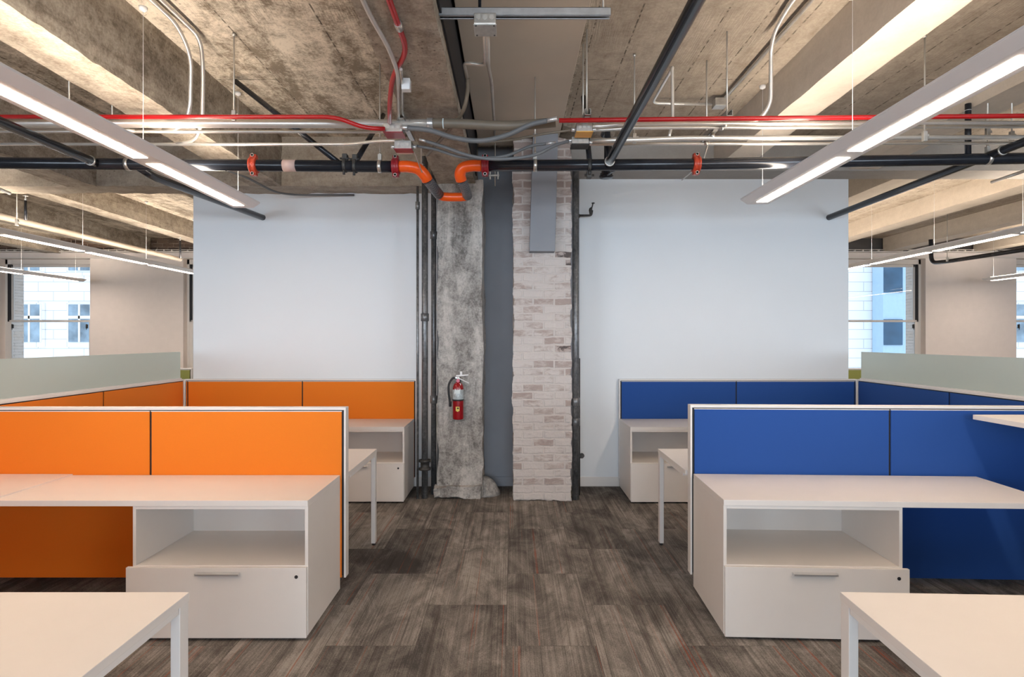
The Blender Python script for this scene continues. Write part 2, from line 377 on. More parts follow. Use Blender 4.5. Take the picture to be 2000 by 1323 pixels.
struct(m.build('ceiling', [M['slab_left'], M['slab_right']]), 'bare concrete ceiling slab')
# joists that run away from the camera
jl = [(-2.66, -2.34, H(1.55)), (-4.52, -4.22, H(1.54)), (-6.42, -6.12, H(1.54)), (-8.4, -8.1, H(1.54)), (-.737, -.365, H(1.54))]
for i, (a, b, z) in enumerate(jl):
    y1 = 5.98 if b < -.5 else 6.3
    o = rough_block('ceiling_joist', M['joist_left'], a, b, YB, y1, z, SLAB+.05, (.08, .06, .09), .003, .006, i, None, 9)
    struct(o, 'rough brown concrete ceiling joist, %s' % ['first left of the centre bay', 'second from the centre on the left', 'third from the centre on the left', 'outermost on the left', 'narrow one ending over the concrete column'][i])
for i, (a, b) in enumerate([(2.05, 2.34), (3.42, 3.72), (5.3, 5.6), (7.2, 7.5)]):
    o = rough_block('ceiling_joist', M['joist_right'], a, b, YB, 5.98, H(1.72), SLAB+.05, (.15, .12, .16), .002, .003, 20+i)
    struct(o, 'smooth cream concrete ceiling joist, number %s from the centre on the right' % ['one', 'two', 'three', 'four'][i])
for i, (a, b, z) in enumerate([(-5.87, -5.59, H(1.755)), (-7.65, -7.37, H(1.74)), (-9.5, -9.2, H(1.74)), (-4.0, -3.75, H(1.755))]):
    o = rough_block('ceiling_joist', M['joist_left'], a, b, 6.3, 12.0, z, SLAB+.05, (.14, .12, .14), .004, .006, 40+i)
    struct(o, 'brown concrete joist beyond the girder on the left, number %d' % (i+1))
for i, (a, b, z) in enumerate([(5.98, 6.3, H(1.80)), (7.56, 7.85, H(1.77)), (9.4, 9.7, H(1.77)), (4.3, 4.6, H(1.80))]):
    o = rough_block('ceiling_joist', M['joist_right'], a, b, 6.3, 12.0, z, SLAB+.05, (.14, .12, .14), .002, .003, 50+i)
    struct(o, 'pale concrete joist beyond the girder on the right, number %d' % (i+1))
struct(rough_block('ceiling_girder', M['girder'], -XS, -.74, 5.98, 6.3, H(1.55), SLAB+.05, (.07, .08, .07), .004, .009, 61, None, 8), 'rough concrete girder above the left white wall')
struct(MB().box(.60, XS, 5.98, 6.3, H(1.706), SLAB+.05).build('ceiling_girder', M['girder_right']), 'smooth grey girder above the right white wall')
# smooth boarded soffit between the first joist and the right bay
struct(MB().box(-.335, .456, YB, 5.95, H(1.95), SLAB+.01).build('trim_1', M['soffit_panel'], bevel=.004), 'smooth grey-brown soffit board in the centre bay')
struct(rough_block('trim_2', M['joist_left'], .47, 1.02, 5.55, 5.97, H(2.0), SLAB+.02, (.06, .06, .05), .02, .02, 71), 'rough concrete patch in front of the right girder')
struct(MB().box(-.362, -.352, YB, 5.9, H(1.63), SLAB).build('slot_shade_strip', M['black_gap']), 'black strip painting in the shade of the slot between the narrow joist and the soffit board')  # near-black strip puts the slot's shade onto the joist face as colour
# core walls with the grey recess between the columns
struct(MB().box(-3.41, -.80, 6.3, 6.45, 0, H(1.56)).build('wall_back_left', M['wall_white']), 'white wall panel behind the orange workstations')
struct(MB().box(.72, 3.60, 6.3, 6.45, 0, H(1.72)).build('wall_back_right', M['wall_white']), 'white wall panel behind the blue workstations')
struct(MB().box(-.80, .72, 6.31, 6.46, 0, SLAB).build('wall_back_centre', M['wall_grey']), 'grey recessed wall between the columns')
struct(MB().box(-3.41, -3.27, 6.45, YW, 0, SLAB).build('wall_core_left', M['wall_white']), 'left return of the core wall')
struct(MB().box(3.46, 3.60, 6.45, YW, 0, SLAB).build('wall_core_right', M['wall_white']), 'right return of the core wall')
struct(MB().box(.72, 3.60, 6.285, 6.3, 0, .10).build('baseboard_right', M['frame_white'], bevel=.003), 'white baseboard under the right white wall')
struct(MB().box(-3.41, -.80, 6.285, 6.3, 0, .10).build('baseboard_left', M['frame_white'], bevel=.003), 'white baseboard under the left white wall')
struct(MB().box(-.80, .72, 6.295, 6.31, 0, .10).build('baseboard_centre', M['wall_grey'], bevel=.003), 'grey baseboard in the recess')
for s in (-1, 1):
    struct(MB().box(s*XS, s*(XS+.2), YB, 12.6, 0, SLAB).build('wall_left' if s < 0 else 'wall_right', M['wall_cream']), 'plain side wall')
# rear wall behind the camera with three window openings
m = MB().box(-XS, XS, YB-.2, YB, 0, .8); m.box(-XS, XS, YB-.2, YB, 3.0, SLAB)
for a, b in ((-XS, -9.3), (-4.7, -2.3), (2.3, 4.7), (9.3, XS)): m.box(a, b, YB-.2, YB, .8, 3.0)
struct(m.build('wall_rear', M['wall_cream']), 'rear wall with window openings')
# window wall
OPEN = [(-10.45, -8.60), (-6.70, -4.85), (6.58, 8.43), (10.28, 12.1)]
HEAD, TRIMZ = 3.21, 3.39
m = MB(); xs = [-XS]
for a, b in OPEN: xs += [a, b]
xs.append(XS)
for a, b in zip(xs[0::2], xs[1::2]):
    if a < -4 and b > 4: m.box(a, -3.41, YW, YW+.22, 0, HEAD); m.box(3.6, b, YW, YW+.22, 0, HEAD)
    else: m.box(a, b, YW, YW+.22, 0, HEAD)
for a, b in OPEN: m.box(a, b, YW, YW+.22, 0, .8)
m.box(-XS, -3.41, YW, YW+.22, HEAD, TRIMZ-.06); m.box(3.6, XS, YW, YW+.22, HEAD, TRIMZ-.06)
struct(m.build('wall_back', M['wall_cream']), 'cream window wall at the far end')
for s, nm in ((-1, 'trim_3'), (1, 'trim_4')):
    m = MB(); a, b = (-XS, -3.41) if s < 0 else (3.6, XS)
    m.box(a, b, YW-.03, YW, HEAD, HEAD+.03); m.box(a, b, YW-.05, YW+.2, TRIMZ-.055, TRIMZ-.035); m.box(a, b, YW-.05, YW+.2, TRIMZ-.01, TRIMZ)
    x = a
    while x < b: m.box(x, x+.02, YW-.045, YW, TRIMZ-.035, TRIMZ-.01); x += .16
    struct(m.build(nm, M['trim']), 'slotted pale trim above the windows, %s' % ('left' if s < 0 else 'right'))
m = MB().box(-XS, 0, YW+.05, YW+.25, TRIMZ-.03, SLAB); m.mi = 1; m.box(0, XS, YW+.05, YW+.25, TRIMZ-.03, SLAB)
struct(m.build('wall_above', [M['brick_dark'], M['void_dark']]), 'dark wall strip above the window trim, dark void coloured in on the right half')  # right half coloured near-black as the unlit void between the joists
for i, (a, b) in enumerate(OPEN):
    w = empty('window_%d' % (i+1), ((a+b)/2, YW+.14, .8), 'double-hung sash window, %s' % ['far left', 'beside the left white wall', 'beside the right white wall', 'far right'][i], 'window'); w['kind'] = 'structure'
    hw = (b-a)/2; fr = MB(); zt = HEAD-.8; mr = 1.93-.8
    fr.box(-hw, -hw+.05, 0, .09, 0, zt); fr.box(hw-.05, hw, 0, .09, 0, zt); fr.box(-hw, hw, 0, .09, zt-.10, zt); fr.box(-hw, hw, -.04, .12, 0, .05)
    fr.build('window_frame', M['trim'], w, .003)
    bk = MB()
    for sx in (-1, 1): bk.box(sx*(hw-.05), sx*(hw-.085), 0, .05, mr, zt-.1)
    bk.build('sash_track', M['black_gap'], w)
    up = MB(); up.box(-hw+.085, -hw+.12, .05, .09, mr, zt-.1); up.box(hw-.12, hw-.085, .05, .09, mr, zt-.1); up.box(-hw+.085, hw-.085, .05, .09, zt-.15, zt-.1)
    up.box(-hw+.05, hw-.05, .05, .09, mr-.01, mr+.03); up.build('upper_sash', M['trim'], w, .003)
    lo = MB(); lo.box(-hw+.05, -hw+.12, .0, .05, .05, mr); lo.box(hw-.12, hw-.05, .0, .05, .05, mr); lo.box(-hw+.05, hw-.05, .0, .05, mr-.01, mr+.03); lo.box(-hw+.05, hw-.05, 0, .05, .05, .12)
    lo.build('lower_sash', M['trim'], w, .003)
    g = MB(); g.box(-hw+.1, hw-.1, .066, .072, mr, zt-.12); g.box(-hw+.1, hw-.1, .022, .028, .1, mr); g.build('pane', M['glass'], w)
    lk = MB()
    for sx in (-1, 1):
        lk.box(sx*(hw-.14), sx*(hw-.18), -.015, 0, mr-.14, mr-.06); lk.cyl((sx*(hw-.16), -.02, mr-.17), (sx*(hw-.16), -.02, mr-.05), .006, 8)
    lk.build('sash_lock', M['iron'], w)
    rv = MB()
    for sx in (-1, 1): rv.box(sx*(hw-.02), sx*(hw+.25), .12, .44, -.3, zt+.3)
    rv.build('brick_reveal', M['brick_reveal'], w)
# facade across the street
fac = empty('facade_building', (0, 26, -6), 'bright pale stone building across the street outside', 'building')
MB().box(-40, 40, 0, .5, 0, 20).build('facade_wall', M['stone'], fac)
def far_window(cx, zc, w, h):
    m = MB(); m.box(cx-w/2-.12, cx+w/2+.12, -.1, -.01, zc-h/2-.22, zc+h/2+.08)
    f = m.build('window', M['stone'], fac)
    g = MB(); g.box(cx-w/2, cx+w/2, -.14, -.1, zc-h/2, zc+h/2)
    g.build('pane', M['out_glass'], f)
    b = MB(); b.box(cx-.04, cx+.04, -.17, -.14, zc-h/2, zc+h/2); b.box(cx-w/2, cx+w/2, -.17, -.14, zc+h*.12, zc+h*.2)
    for sx in (-1, 1): b.box(cx+sx*w/2, cx+sx*(w/2+.05), -.17, -.1, zc-h/2, zc+h/2)
    b.build('glazing_bar', M['frame_white'], f)
for cx in (-21.2, -19.0, -16.8, 22.6, 24.8):
    for zc in (11.4, 8.25, 5.15): far_window(cx, zc, .95, 1.65)
bay = empty('glass_bay', (16.45, 25.2, -6), 'tall blue framed glass bay on the building across the street', 'building')
MB().box(-.57, .53, 0, .75, 0, 13).build('bay_frame', M['blue_frame'], bay)
for za, zb in ((7.3, 8.4), (9.55, 10.7), (3.6, 6.4)):
    MB().box(-.545, .24, -.05, -.005, za, zb).build('pane', M['blue_glass'], bay)
# masonry piers of this building seen from inside past the sash
# ------------------------------------------------------------------ columns
col = rough_block('concrete_column', M['column'], -.737, -.292, 5.85, 6.28, 0, H(1.58), (.035, .05, .035), .008, .012, 3, None, 5)
tag(col, 'weathered bare concrete column with the fire extinguisher', 'column', None, 'structure')
bs = rough_block('plinth', M['column'], -.765, -.30, 5.79, 6.25, 0, .12, (.035, .05, .03), .018, .02, 8, col, 6)
tag(bs, 'broken concrete footing lump at the column foot')
lump = MB().lathe([(.155, 0), (.15, .03), (.135, .06), (.12, .10), (.10, .14), (.07, .165), (.03, .175)], (-.27, 6.0, 0), 36)
for v in lump.bm.verts: v.co += Vector([noise.noise(v.co*9+Vector((k*9, 0, 0))) for k in range(3)])*.045 if v.co.z > .01 else Vector()
lump.build('footing', M['column'], col)
bc = rough_block('brick_column', M['brick_white'], .012, .575, 5.72, 6.28, 0, H(1.95), (.022, .05, .02), .006, .014, 5, None, 9)
tag(bc, 'whitewashed old brick column right of the grey recess', 'column', None, 'structure')
dp = [(.165, 5.60, H(.83)), (.41, 5.60, H(.83)), (.41, 5.73, H(.83)), (.165, 5.73, H(.83)), (.20, 5.60, H(1.96)), (.44, 5.60, H(1.96)), (.44, 5.73, H(1.96)), (.20, 5.73, H(1.96))]
tag(MB().hexa(dp).build('column_casing', M['wall_grey'], bevel=.006), 'dark grey boxed casing on the upper brick column', 'casing')

# ------------------------------------------------------------------ workstations
def panel_run(name, label, cat, loc, rz, L, T, tilemat, splits, sgn, zb=.015, th=.06, both=True, ends=(True, True), group=None):
    """x runs 0..L (times sgn) from the aisle end; front face at y=0, back at y=th"""
    e = empty(name, loc, label, cat, group, rz)
    f = MB()
    f.box(0, sgn*L, -.002, th+.002, T-.016, T)
    f.box(0, sgn*.012, -.002, th+.002, zb, T-.016)
    f.box(sgn*(L-.012), sgn*L, -.002, th+.002, zb, T-.016)
    f.build('frame', M['frame_white'], e, .0015)
    MB().box(sgn*.012, sgn*(L-.012), .008, th-.008, zb+.01, T-.016).build('core', M['black_gap'], e)
    xs = [.02] + list(splits) + [L-.014]
    for a, b in zip(xs, xs[1:]):
        for fy in ((-.001, .008), (th-.008, th+.001)) if both else ((-.001, .008),):
            t = MB(); t.box(sgn*(a+.0065), sgn*(b-.0065), fy[0], fy[1], zb, T-.022)
            tl = t.build('fabric_tile', tilemat, e, .002)
        k = MB(); k.box(sgn*(a+.004), sgn*(b-.004), -.0025, .002, T-.0262, T-.0215); k.build('tile_edge', M['frame_white'], e)
    return e
def credenza(label, loc, rz, sgn, depth=.575, w=.92, group=None):
    """origin = aisle-side front corner on the floor; sgn = direction of the box away from the aisle"""
    e = empty('credenza', loc, label, 'cabinet', group, rz)
    z0, z1, t, sh = .022, .70, .017, .372
    b = MB()
    b.box(0, sgn*t, 0, depth, z0, z1); b.box(sgn*(w-t), sgn*w, 0, depth, z0, z1)
    b.box(sgn*t, sgn*(w-t), 0.0, depth, z1-t, z1); b.box(sgn*t, sgn*(w-t), depth-t, depth, z0, z1-t); b.box(sgn*t, sgn*(w-t), .02, depth-t, z0, z0+t)
    b.build('body', M['laminate'], e, .001)
    MB().box(sgn*t, sgn*(w-t), .0, depth-t, sh, sh+t).build('shelf', M['laminate'], e, .001)
    d = MB(); d.box(sgn*.003, sgn*(w+.024), -.02, 0, z0-.006, sh+.012); dr = d.build('drawer', M['laminate'], e, .0012)
    h = MB(); h.prism([(-.025, .348), (-.045, .350), (-.045, .359), (-.021, .362), (-.0205, .348)], sgn*(w*.5-.113), sgn*(w*.5+.113), 'x')
    h.build('handle', M['chrome'], dr, .001)
    kx = .055 if sgn < 0 else w-.03; l = MB(); l.cyl((sgn*kx, -.0225, .336), (sgn*kx, -.019, .336), .009, 16); lo = l.build('lock', M['rubber'], dr)
    for fx in (.06, w-.06):
        for fy in (.06, depth-.06): MB().cyl((sgn*fx, fy, 0), (sgn*fx, fy, z0), .016, 12).build('foot', M['rubber'], e)
    return e
def worktop(name, label, loc, rz, x1, y1, sgn, th=.03, z=.73, group=None, x0=0):
    o = MB().box(sgn*x0, sgn*x1, 0, y1, z-th, z).build(name, M['laminate'], None, .0015)
    o.location = loc; o.rotation_euler = (0, 0, rz); return tag(o, label, 'worktop', group)
def cantilever(w, xs, y1):
    for x in xs:
        m = MB(); m.prism([(y1-.002, .70), (y1-.002, .60), (y1-.03, .60), (y1-.26, .685), (y1-.26, .70)], x-.008, x+.008, 'x')
        m.build('cantilever_bracket', M['frame_white'], w)
def desk(label, loc, rz, w, depth, sgn, group=None, inset=0.0):
    """origin = aisle-side far corner on the floor; desk extends sgn*x and -y"""
    e = empty('desk', loc, label, 'desk', group, rz)
    MB().box(0, sgn*w, -depth, 0, .702, .73).build('tabletop', M['laminate'], e, .0015)
    r = MB(); r.box(sgn*.002, sgn*.035, -depth+.06, -.06, .682, .702); r.box(sgn*(w-.035), sgn*(w-.002), -depth+.06, -.06, .682, .702)
    r.box(sgn*.036, sgn*(w-.036), -.05, -.03, .672, .702); r.build('rail', M['frame_white'], e, .001)
    for lx0 in (0, w-.035):
        for ly in (-.055, -depth):
            lx = lx0 + (inset if lx0 == 0 and ly == -depth else 0)
            l = MB(); l.box(sgn*(lx+.002), sgn*(lx+.033), ly+.002, ly+.053, .018, .702)
            lg = l.build('leg', M['frame_white'], e, .002)
            c = MB(); c.cyl((sgn*(lx+.0175), ly+.0275, 0), (sgn*(lx+.0175), ly+.0275, .018), .014, 12); c.build('glide', M['rubber'], lg)
            k = MB(); k.box(sgn*(lx+.033), sgn*(lx+.0355), ly+.012, ly+.043, .018, .70); k.build('leg_channel', M['black_gap'], lg)
    return e
RZ = math.radians(-2.4)
# unseen partitions added beside the camera to block low rear daylight
panel_run('partition_panel', 'unseen orange fabric partition added to block rear daylight behind the desk at the bottom left corner', 'partition', (-1.096, .58, 0), 0, 2.35, 1.131, M['orange'], [1.289], -1)
panel_run('partition_panel', 'unseen blue fabric partition added to block rear daylight behind the desk at the bottom right corner', 'partition', (1.12, .48, 0), RZ, 2.47, 1.15, M['blue'], [1.36], 1)
# --- orange side (left of the aisle)
panel_run('partition_panel', 'bright orange fabric partition with white end cap, nearest on the left', 'partition', (-1.035, 3.668, 0), 0, 2.42, 1.15, M['orange'], [1.217], -1, zb=.09)
credenza('white credenza with open cubby and drawer in front of the near orange partition', (-1.07, 3.09, 0), 0, -1)
worktop('worktop', 'long white worktop over the near credenza before the orange partition', (-1.07, 3.085, 0), 0, 1.66, .578, -1)
worktop('return_worktop', 'white side worktop adjoining the near orange workstation, at the left picture edge', (-1.07, 3.085, 0), 0, 2.36, .578, -1, x0=1.662, z=.737, th=.037)
desk('white desk at the bottom left corner, cut by the picture edge', (-1.081, 1.973, 0), 0, 2.2, 1.25, -1)
desk('white desk just behind the near orange partition, one leg in the aisle', (-1.04, 4.535, 0), 0, 2.3, .795, -1, inset=.09)
credenza('white credenza with cubby below the rear orange partition, beside the pipes', (-1.035, 5.66, 0), 0, -1, .555)
worktop('worktop', 'white worktop on the rear credenza, left of the riser pipes', (-1.035, 5.655, 0), 0, 2.35, .575, -1)
panel_run('partition_panel', 'long orange fabric partition against the left white wall', 'partition', (-1.01, 6.235, 0), 0, 2.46, 1.149, M['orange'], [1.21, 2.425], -1, th=.045, zb=.1)
# --- blue side (right)
panel_run('partition_panel', 'bright blue fabric partition with white end cap, nearest on the right', 'partition', (1.125, 3.716, 0), RZ, 2.50, 1.16, M['blue'], [1.228], 1, zb=.09)
credenza('white credenza with open cubby and drawer in front of the near blue partition', (1.115, 3.105, 0), RZ, 1, .597)
cantilever(worktop('worktop', 'long white worktop over the near credenza before the blue partition', (1.115, 3.10, 0), RZ, 1.72, .60, 1), (1.25, 1.70), .60)
desk('white desk at the bottom right corner, cut by the picture edge', (1.10, 1.975, 0), RZ, 2.2, 1.25, 1)
desk('white desk just behind the near blue partition, one leg in the aisle', (1.125, 4.54, 0), math.radians(-.6), 2.3, .745, 1, inset=.09)
credenza('white credenza with cubby below the rear blue partition', (1.135, 5.65, 0), 0, 1, .565)
worktop('worktop', 'white worktop on the rear credenza below the rear blue partition', (1.135, 5.645, 0), 0, 2.35, .585, 1)
panel_run('partition_panel', 'long blue fabric partition against the right white wall', 'partition', (1.135, 6.235, 0), 0, 2.52, 1.149, M['blue'], [1.24, 2.495], 1, th=.045, zb=.1)
# --- spine panels with frosted glass on top (run away from the camera)
def spine(x, sgn, y0, y1, mat, side):
    T = 1.15
    e = empty('spine_partition', (x, y0, 0), 'long %s partition running away from the camera on the %s, below the frosted screen' % (side[0], side[1]), 'partition')
    L = y1-y0; a, b = 0, sgn*.06
    f = MB(); f.box(a, b, 0, L, T-.016, T); f.box(a, b, 0, .012, .015, T-.016); f.box(a, b, L-.012, L, .015, T-.016); f.build('frame', M['frame_white'], e, .0015)
    MB().box(sgn*.008, sgn*.052, .012, L-.012, .03, T-.016).build('core', M['black_gap'], e)
    q = 1.23 if sgn < 0 else 1.31; cuts = [.014, L-4*q, L-3*q, L-2*q, L-q, L-.014]
    for c0, c1 in zip(cuts, cuts[1:]):
        for fx in ((-.001*sgn, .008*sgn), (.052*sgn, .061*sgn)):
            MB().box(fx[0], fx[1], c0+.009, c1-.009, .015, T-.024).build('fabric_tile', mat, e, .002)
    g = empty('frosted_screen', (x+sgn*.03, y0, T), 'pale frosted glass screen standing on the %s partition' % side[0], 'screen')
    MB().box(-.006, .006, .02, L-.03, .012, .29).build('glass', M['frosted'], g, .001)
    MB().box(-.02, .02, .02, L-.03, 0, .014).build('base_rail', M['frame_white'], g, .001)
spine(-3.47, -1, .60, 6.235, M['orange'], ('orange', 'left'))
spine(3.655, 1, .60, 6.235, M['blue'], ('blue', 'right'))
# green workstations beyond the core
for s, x0, lab in ((-1, -4.68, 'left'), (1, 4.75, 'right')):
    panel_run('partition_panel', 'olive green fabric partition far behind the frosted screen on the %s' % lab, 'partition', (x0, 8.6, 0), 0, 3.6, 1.145, M['green'], [1.2, 2.4], s)
# shelf at standing height on the right spine
sh = empty('side_shelf', (2.77, 2.74, 1.082), 'white high shelf jutting in at the right edge before the blue partition', 'shelf')
MB().box(0, .883, 0, .80, .012, .04).build('board', M['laminate'], sh, .0015)
br = MB(); br.tube(fillet([(.875, .3, -.30), (.84, .3, -.05), (.25, .3, .0), (.22, .3, .008)], .12), .009, 10); br.build('bracket', M['galv'], sh)
# ------------------------------------------------------------------ pendants
def pendant(label, x, yend, nseg, z=2.69, cables=((.06,),), slab=SLAB, group='linear pendant lights'):
    """linear pendant: runs from yend towards the camera, nseg lens sections"""
    e = empty('pendant_light', (x, yend, z), label, 'light', group)
    pitch = 1.30; L = nseg*pitch + .12
    prof = [(-.085, 0), (.085, 0), (.140, .036), (.140, .042), (.07, .062), (-.07, .062), (-.140, .042), (-.140, .036)]
    MB().prism(prof, 0, -L).build('housing', M['lens_metal'], e)
    MB().box(-.142, .142, -L+.002, 0.0, .0425, .047).build('wing_edge', M['lens_metal'], e)
    for i in range(nseg):
        a = -(.085 + i*pitch)
        MB().box(-.043, .043, a, a-1.175, -.0025, .004).build('lens', M['lens'], e)
        MB().box(-.05, .05, a, a-1.175, .062, .066).build('uplight', M['uplight'], e)
    ys = [-.10] + [-(.06 + pitch*i) for i in range(1, nseg+1)]
    for yy in ys:
        c = MB(); c.cyl((0, yy, .062), (0, yy, slab-z-.015), .0016, 6); c.lathe([(.004, -.03), (.022, -.02), (.026, 0)], (0, yy, slab-z-.001), 16)
        c.build('cable', M['white_plastic'], e)
    return e
pendant('long white pendant at upper left with its far end over the orange partition', -2.28, 5.0, 6, 2.69)
pendant('long white pendant at upper right with its far end over the blue partition', 2.03, 4.87, 6, 2.69)
pendant('long pendant passing behind the left edge of the left white wall', -5.46, 11.45, 5, 2.69)
pendant('long pendant passing behind the right edge of the right white wall', 5.37, 11.45, 5, 2.69)
pendant('far left pendant crossing the left window', -8.45, 11.5, 4, 2.69)
pendant('far right pendant before the cream window wall', 9.2, 11.35, 4, 2.69)

# ------------------------------------------------------------------ pipes and conduits
def pipe(name, label, cat, pts, r, mat, fil=.06, n=14, group=None):
    if mat in (M['emt'], M['rod']) and r > .008: r *= 1.15
    o = MB().tube(fillet(pts, fil) if len(pts) > 2 else pts, r, n).build(name, mat)
    return tag(o, label, cat, group)
DM = 4.39
def coupling(parent, x, z, y=DM, mat='coupling'):
    c = MB(); c.lathe([(.046, -.028), (.058, -.026), (.060, -.012), (.056, -.008), (.056, .008), (.060, .012), (.058, .026), (.046, .028)], (x, y, z), 24, 'x')
    for s in (-1, 1): c.box(x-.022, x+.022, y-.02, y+.02, z+s*.052, z+s*.078)
    o = c.build('coupling', M[mat], parent, .004)
    for s in (-1, 1): b = MB(); b.cyl((x, y-.034, z+s*.068), (x, y+.03, z+s*.068), .009, 10); b.lathe([(.013, -.004), (.013, .004)], (x, y-.03, z+s*.068), 6, 'y'); b.build('bolt', M['galv'], o)
    return o
def band(parent, x, z, y=DM, name='pipe_band', r=.0445, w=.013, mat='galv'):
    c = MB(); c.lathe([(r, -w), (r+.002, -w), (r+.002, w), (r, w)], (x, y, z), 24, 'x'); return c.build(name, M[mat], parent)
ml = empty('sprinkler_main', (0, 0, 0), 'shiny black sprinkler main pipe across the left half', 'pipe')
MB().tube([(-6.5, DM, H(1.33)), (-3.9, DM, H(1.31)), (-.86, DM, H(1.282))], .042, 24).build('pipe_run', M['black_pipe'], ml)
coupling(ml, -1.924, H(1.292)); coupling(ml, -.866, H(1.282), mat='red_dark')
st = MB(); st.lathe([(.0426, -.048), (.0432, -.048), (.0432, .048), (.0426, .048)], (-1.655, DM, H(1.289)), 24, 'x')
lb = st.build('pipe_label', simple('pale_pink_label', (.62, .45, .40), .6), ml)
mr_ = empty('sprinkler_main', (0, 0, 0), 'shiny black sprinkler main pipe across the right half', 'pipe')
MB().tube([(-.22, DM, H(1.288)), (1.4, DM, H(1.30)), (3.9, DM, H(1.345)), (6.5, DM, H(1.36))], .042, 24).build('pipe_run', M['black_pipe'], mr_)
coupling(mr_, -.2, H(1.288), mat='red_dark'); coupling(mr_, 1.372, H(1.30))
# orange seismic loop
lp = empty('orange_pipe_loop', (0, 0, 0), 'orange U-shaped pipe loop with braided hoses between the two mains', 'pipe')
MB().tube(curve_pts([(-.84, 4.39, H(1.282)), (-.77, 4.39, H(1.282)), (-.70, 4.41, H(1.268)), (-.655, 4.44, H(1.225)), (-.642, 4.46, H(1.20))], 6), .043, 20).build('elbow', M['orange_pipe'], lp)
MB().tube([(-.642, 4.46, H(1.205)), (-.613, 4.62, H(1.18)), (-.585, 4.72, H(1.155))], .041, 20).build('braided_hose', M['braid'], lp)
MB().tube(curve_pts([(-.60, 4.70, H(1.165)), (-.57, 4.75, H(1.15)), (-.52, 4.76, H(1.145)), (-.40, 4.76, H(1.145)), (-.35, 4.75, H(1.155))], 6), .035, 20).build('crosspiece', M['orange_pipe'], lp)
MB().tube([(-.36, 4.75, H(1.15)), (-.365, 4.6, H(1.17)), (-.383, 4.44, H(1.20))], .038, 20).build('braided_hose', M['braid'], lp)
MB().tube(curve_pts([(-.383, 4.45, H(1.195)), (-.39, 4.42, H(1.235)), (-.365, 4.40, H(1.275)), (-.30, 4.39, H(1.288)), (-.225, 4.39, H(1.288))], 6), .042, 20).build('elbow', M['orange_pipe'], lp)
# branches
B = 'black_pipe'
pipe('sprinkler_branch', 'fat black branch pipe slanting from the top edge down to the right main', 'pipe', [(.713, -4, H(1.34)), (.713, 4.36, H(1.295))], .031, M[B])
pipe('sprinkler_branch', 'black branch pipe running past the right end of the right main to the wall', 'pipe', [(4.05, -3, H(1.62)), (3.56, 4.3, H(1.365)), (3.39, 6.32, H(1.295))], .031, M[B], .1)
pipe('sprinkler_branch', 'black branch pipe from the left edge down to the left main', 'pipe', [(-3.06, -3, H(1.33)), (-3.08, 4.36, H(1.30))], .031, M[B])
pipe('sprinkler_branch', 'black branch pipe emerging under the left pendant into the white wall', 'pipe', [(-2.80, 4.41, H(1.29)), (-2.80, 4.60, H(1.262)), (-2.665, 6.32, H(1.295))], .031, M[B])
pipe('sway_brace', 'black sway brace slanting down from the slab to the left main', 'brace', [(-2.17, 4.62, SLAB-.03), (-1.28, 4.44, H(1.305))], .021, M[B])
pipe('sway_brace', 'short black brace rising behind the left main near the red box', 'brace', [(-1.17, 5.35, SLAB-.02), (-1.17, 4.40, H(1.32))], .021, M[B])
pipe('sway_brace', 'short black brace rising behind the right main near the yellow box', 'brace', [(.60, 4.95, SLAB-.02), (.585, 4.42, H(1.30))], .021, M[B])
pipe('sprinkler_drop', 'black vertical drop pipe behind the right main', 'pipe', [(.745, 4.80, H(1.66)), (.745, 4.62, H(1.66)), (.745, 4.45, H(1.295))], .024, M[B])
pipe('sprinkler_drop', 'black vertical pipe rising from the right main near the picture edge', 'pipe', [(3.40, DM, H(1.345)), (3.40, DM, H(1.75))], .021, M[B])
# brace clamps
for (x, z, lab) in ((-1.245, 1.29, 'black clamp where the long brace meets the left main'), (-1.17, 1.285, 'black clamp where the short brace meets the left main'), (.575, 1.29, 'small dark clamp hanging under the right main')):
    e = empty('brace_clamp', (x, DM, H(z)), lab, 'clamp'); c = MB()
    c.lathe([(.044, -.012), (.052, -.012), (.052, .012), (.044, .012)], (0, 0, 0), 20, 'x')
    dz = .05 if x < 0 else -.075
    c.box(-.018, .018, -.02, .03, dz-.02, dz+.035); c.build('jaw', M['iron'], e, .004)
    b = MB(); b.cyl((-.035, -.01, dz), (.035, -.01, dz), .009, 8); b.cyl((0, -.03, -.075), (0, -.03, -.045), .01, 8); b.build('bolt', M['iron'], e)
e = empty('pipe_escutcheon', (.80, 5.0, H(1.36)), 'dark ribbed round fitting under the right main beside the wall', 'fitting')
MB().lathe([(.02, 0), (.055, .004), (.06, .02), (.05, .024), (.052, .04), (.04, .045), (.042, .06), (.03, .065)], (0, 0, 0), 24, 'z').build('ring', M['black_pipe'], e)
MB().cyl((0, 0, .06), (0, 0, .32), .018, 12).cyl((0, -.575, -.065), (0, 0, .03), .016, 12).build('stem', M['black_pipe'], e)
# hangers on the mains: rod + band
def main_hanger(label, x, z, top, y=DM, ring=False):
    e = empty('pipe_hanger', (x, y, z), label, 'hanger')
    MB().cyl((0, 0, .045), (0, 0, top-z), .0055, 8).build('threaded_rod', M['rod'], e)
    c = MB(); c.lathe([(.0445, -.013), (.0475, -.013), (.0475, .013), (.0445, .013)], (0, 0, 0), 24, 'x'); c.box(-.013, .013, -.012, .012, .045, .09); c.build('band', M['galv'], e)
    c = MB(); c.lathe([(.010, -.008), (.010, .008)], (0, 0, .095), 6); c.build('nut', M['galv'], e)
    return e
main_hanger('threaded rod hanger with band, just left of the red end coupling', -.985, H(1.283), SLAB)
main_hanger('threaded rod hanger with band between the orange loop and brick column top', .172, H(1.29), H(1.95))
main_hanger('threaded rod hanger at the right end of the right main', 3.545, H(1.34), SLAB)
main_hanger('hanger hidden partly by the upper left pendant', -2.86, H(1.30), SLAB)
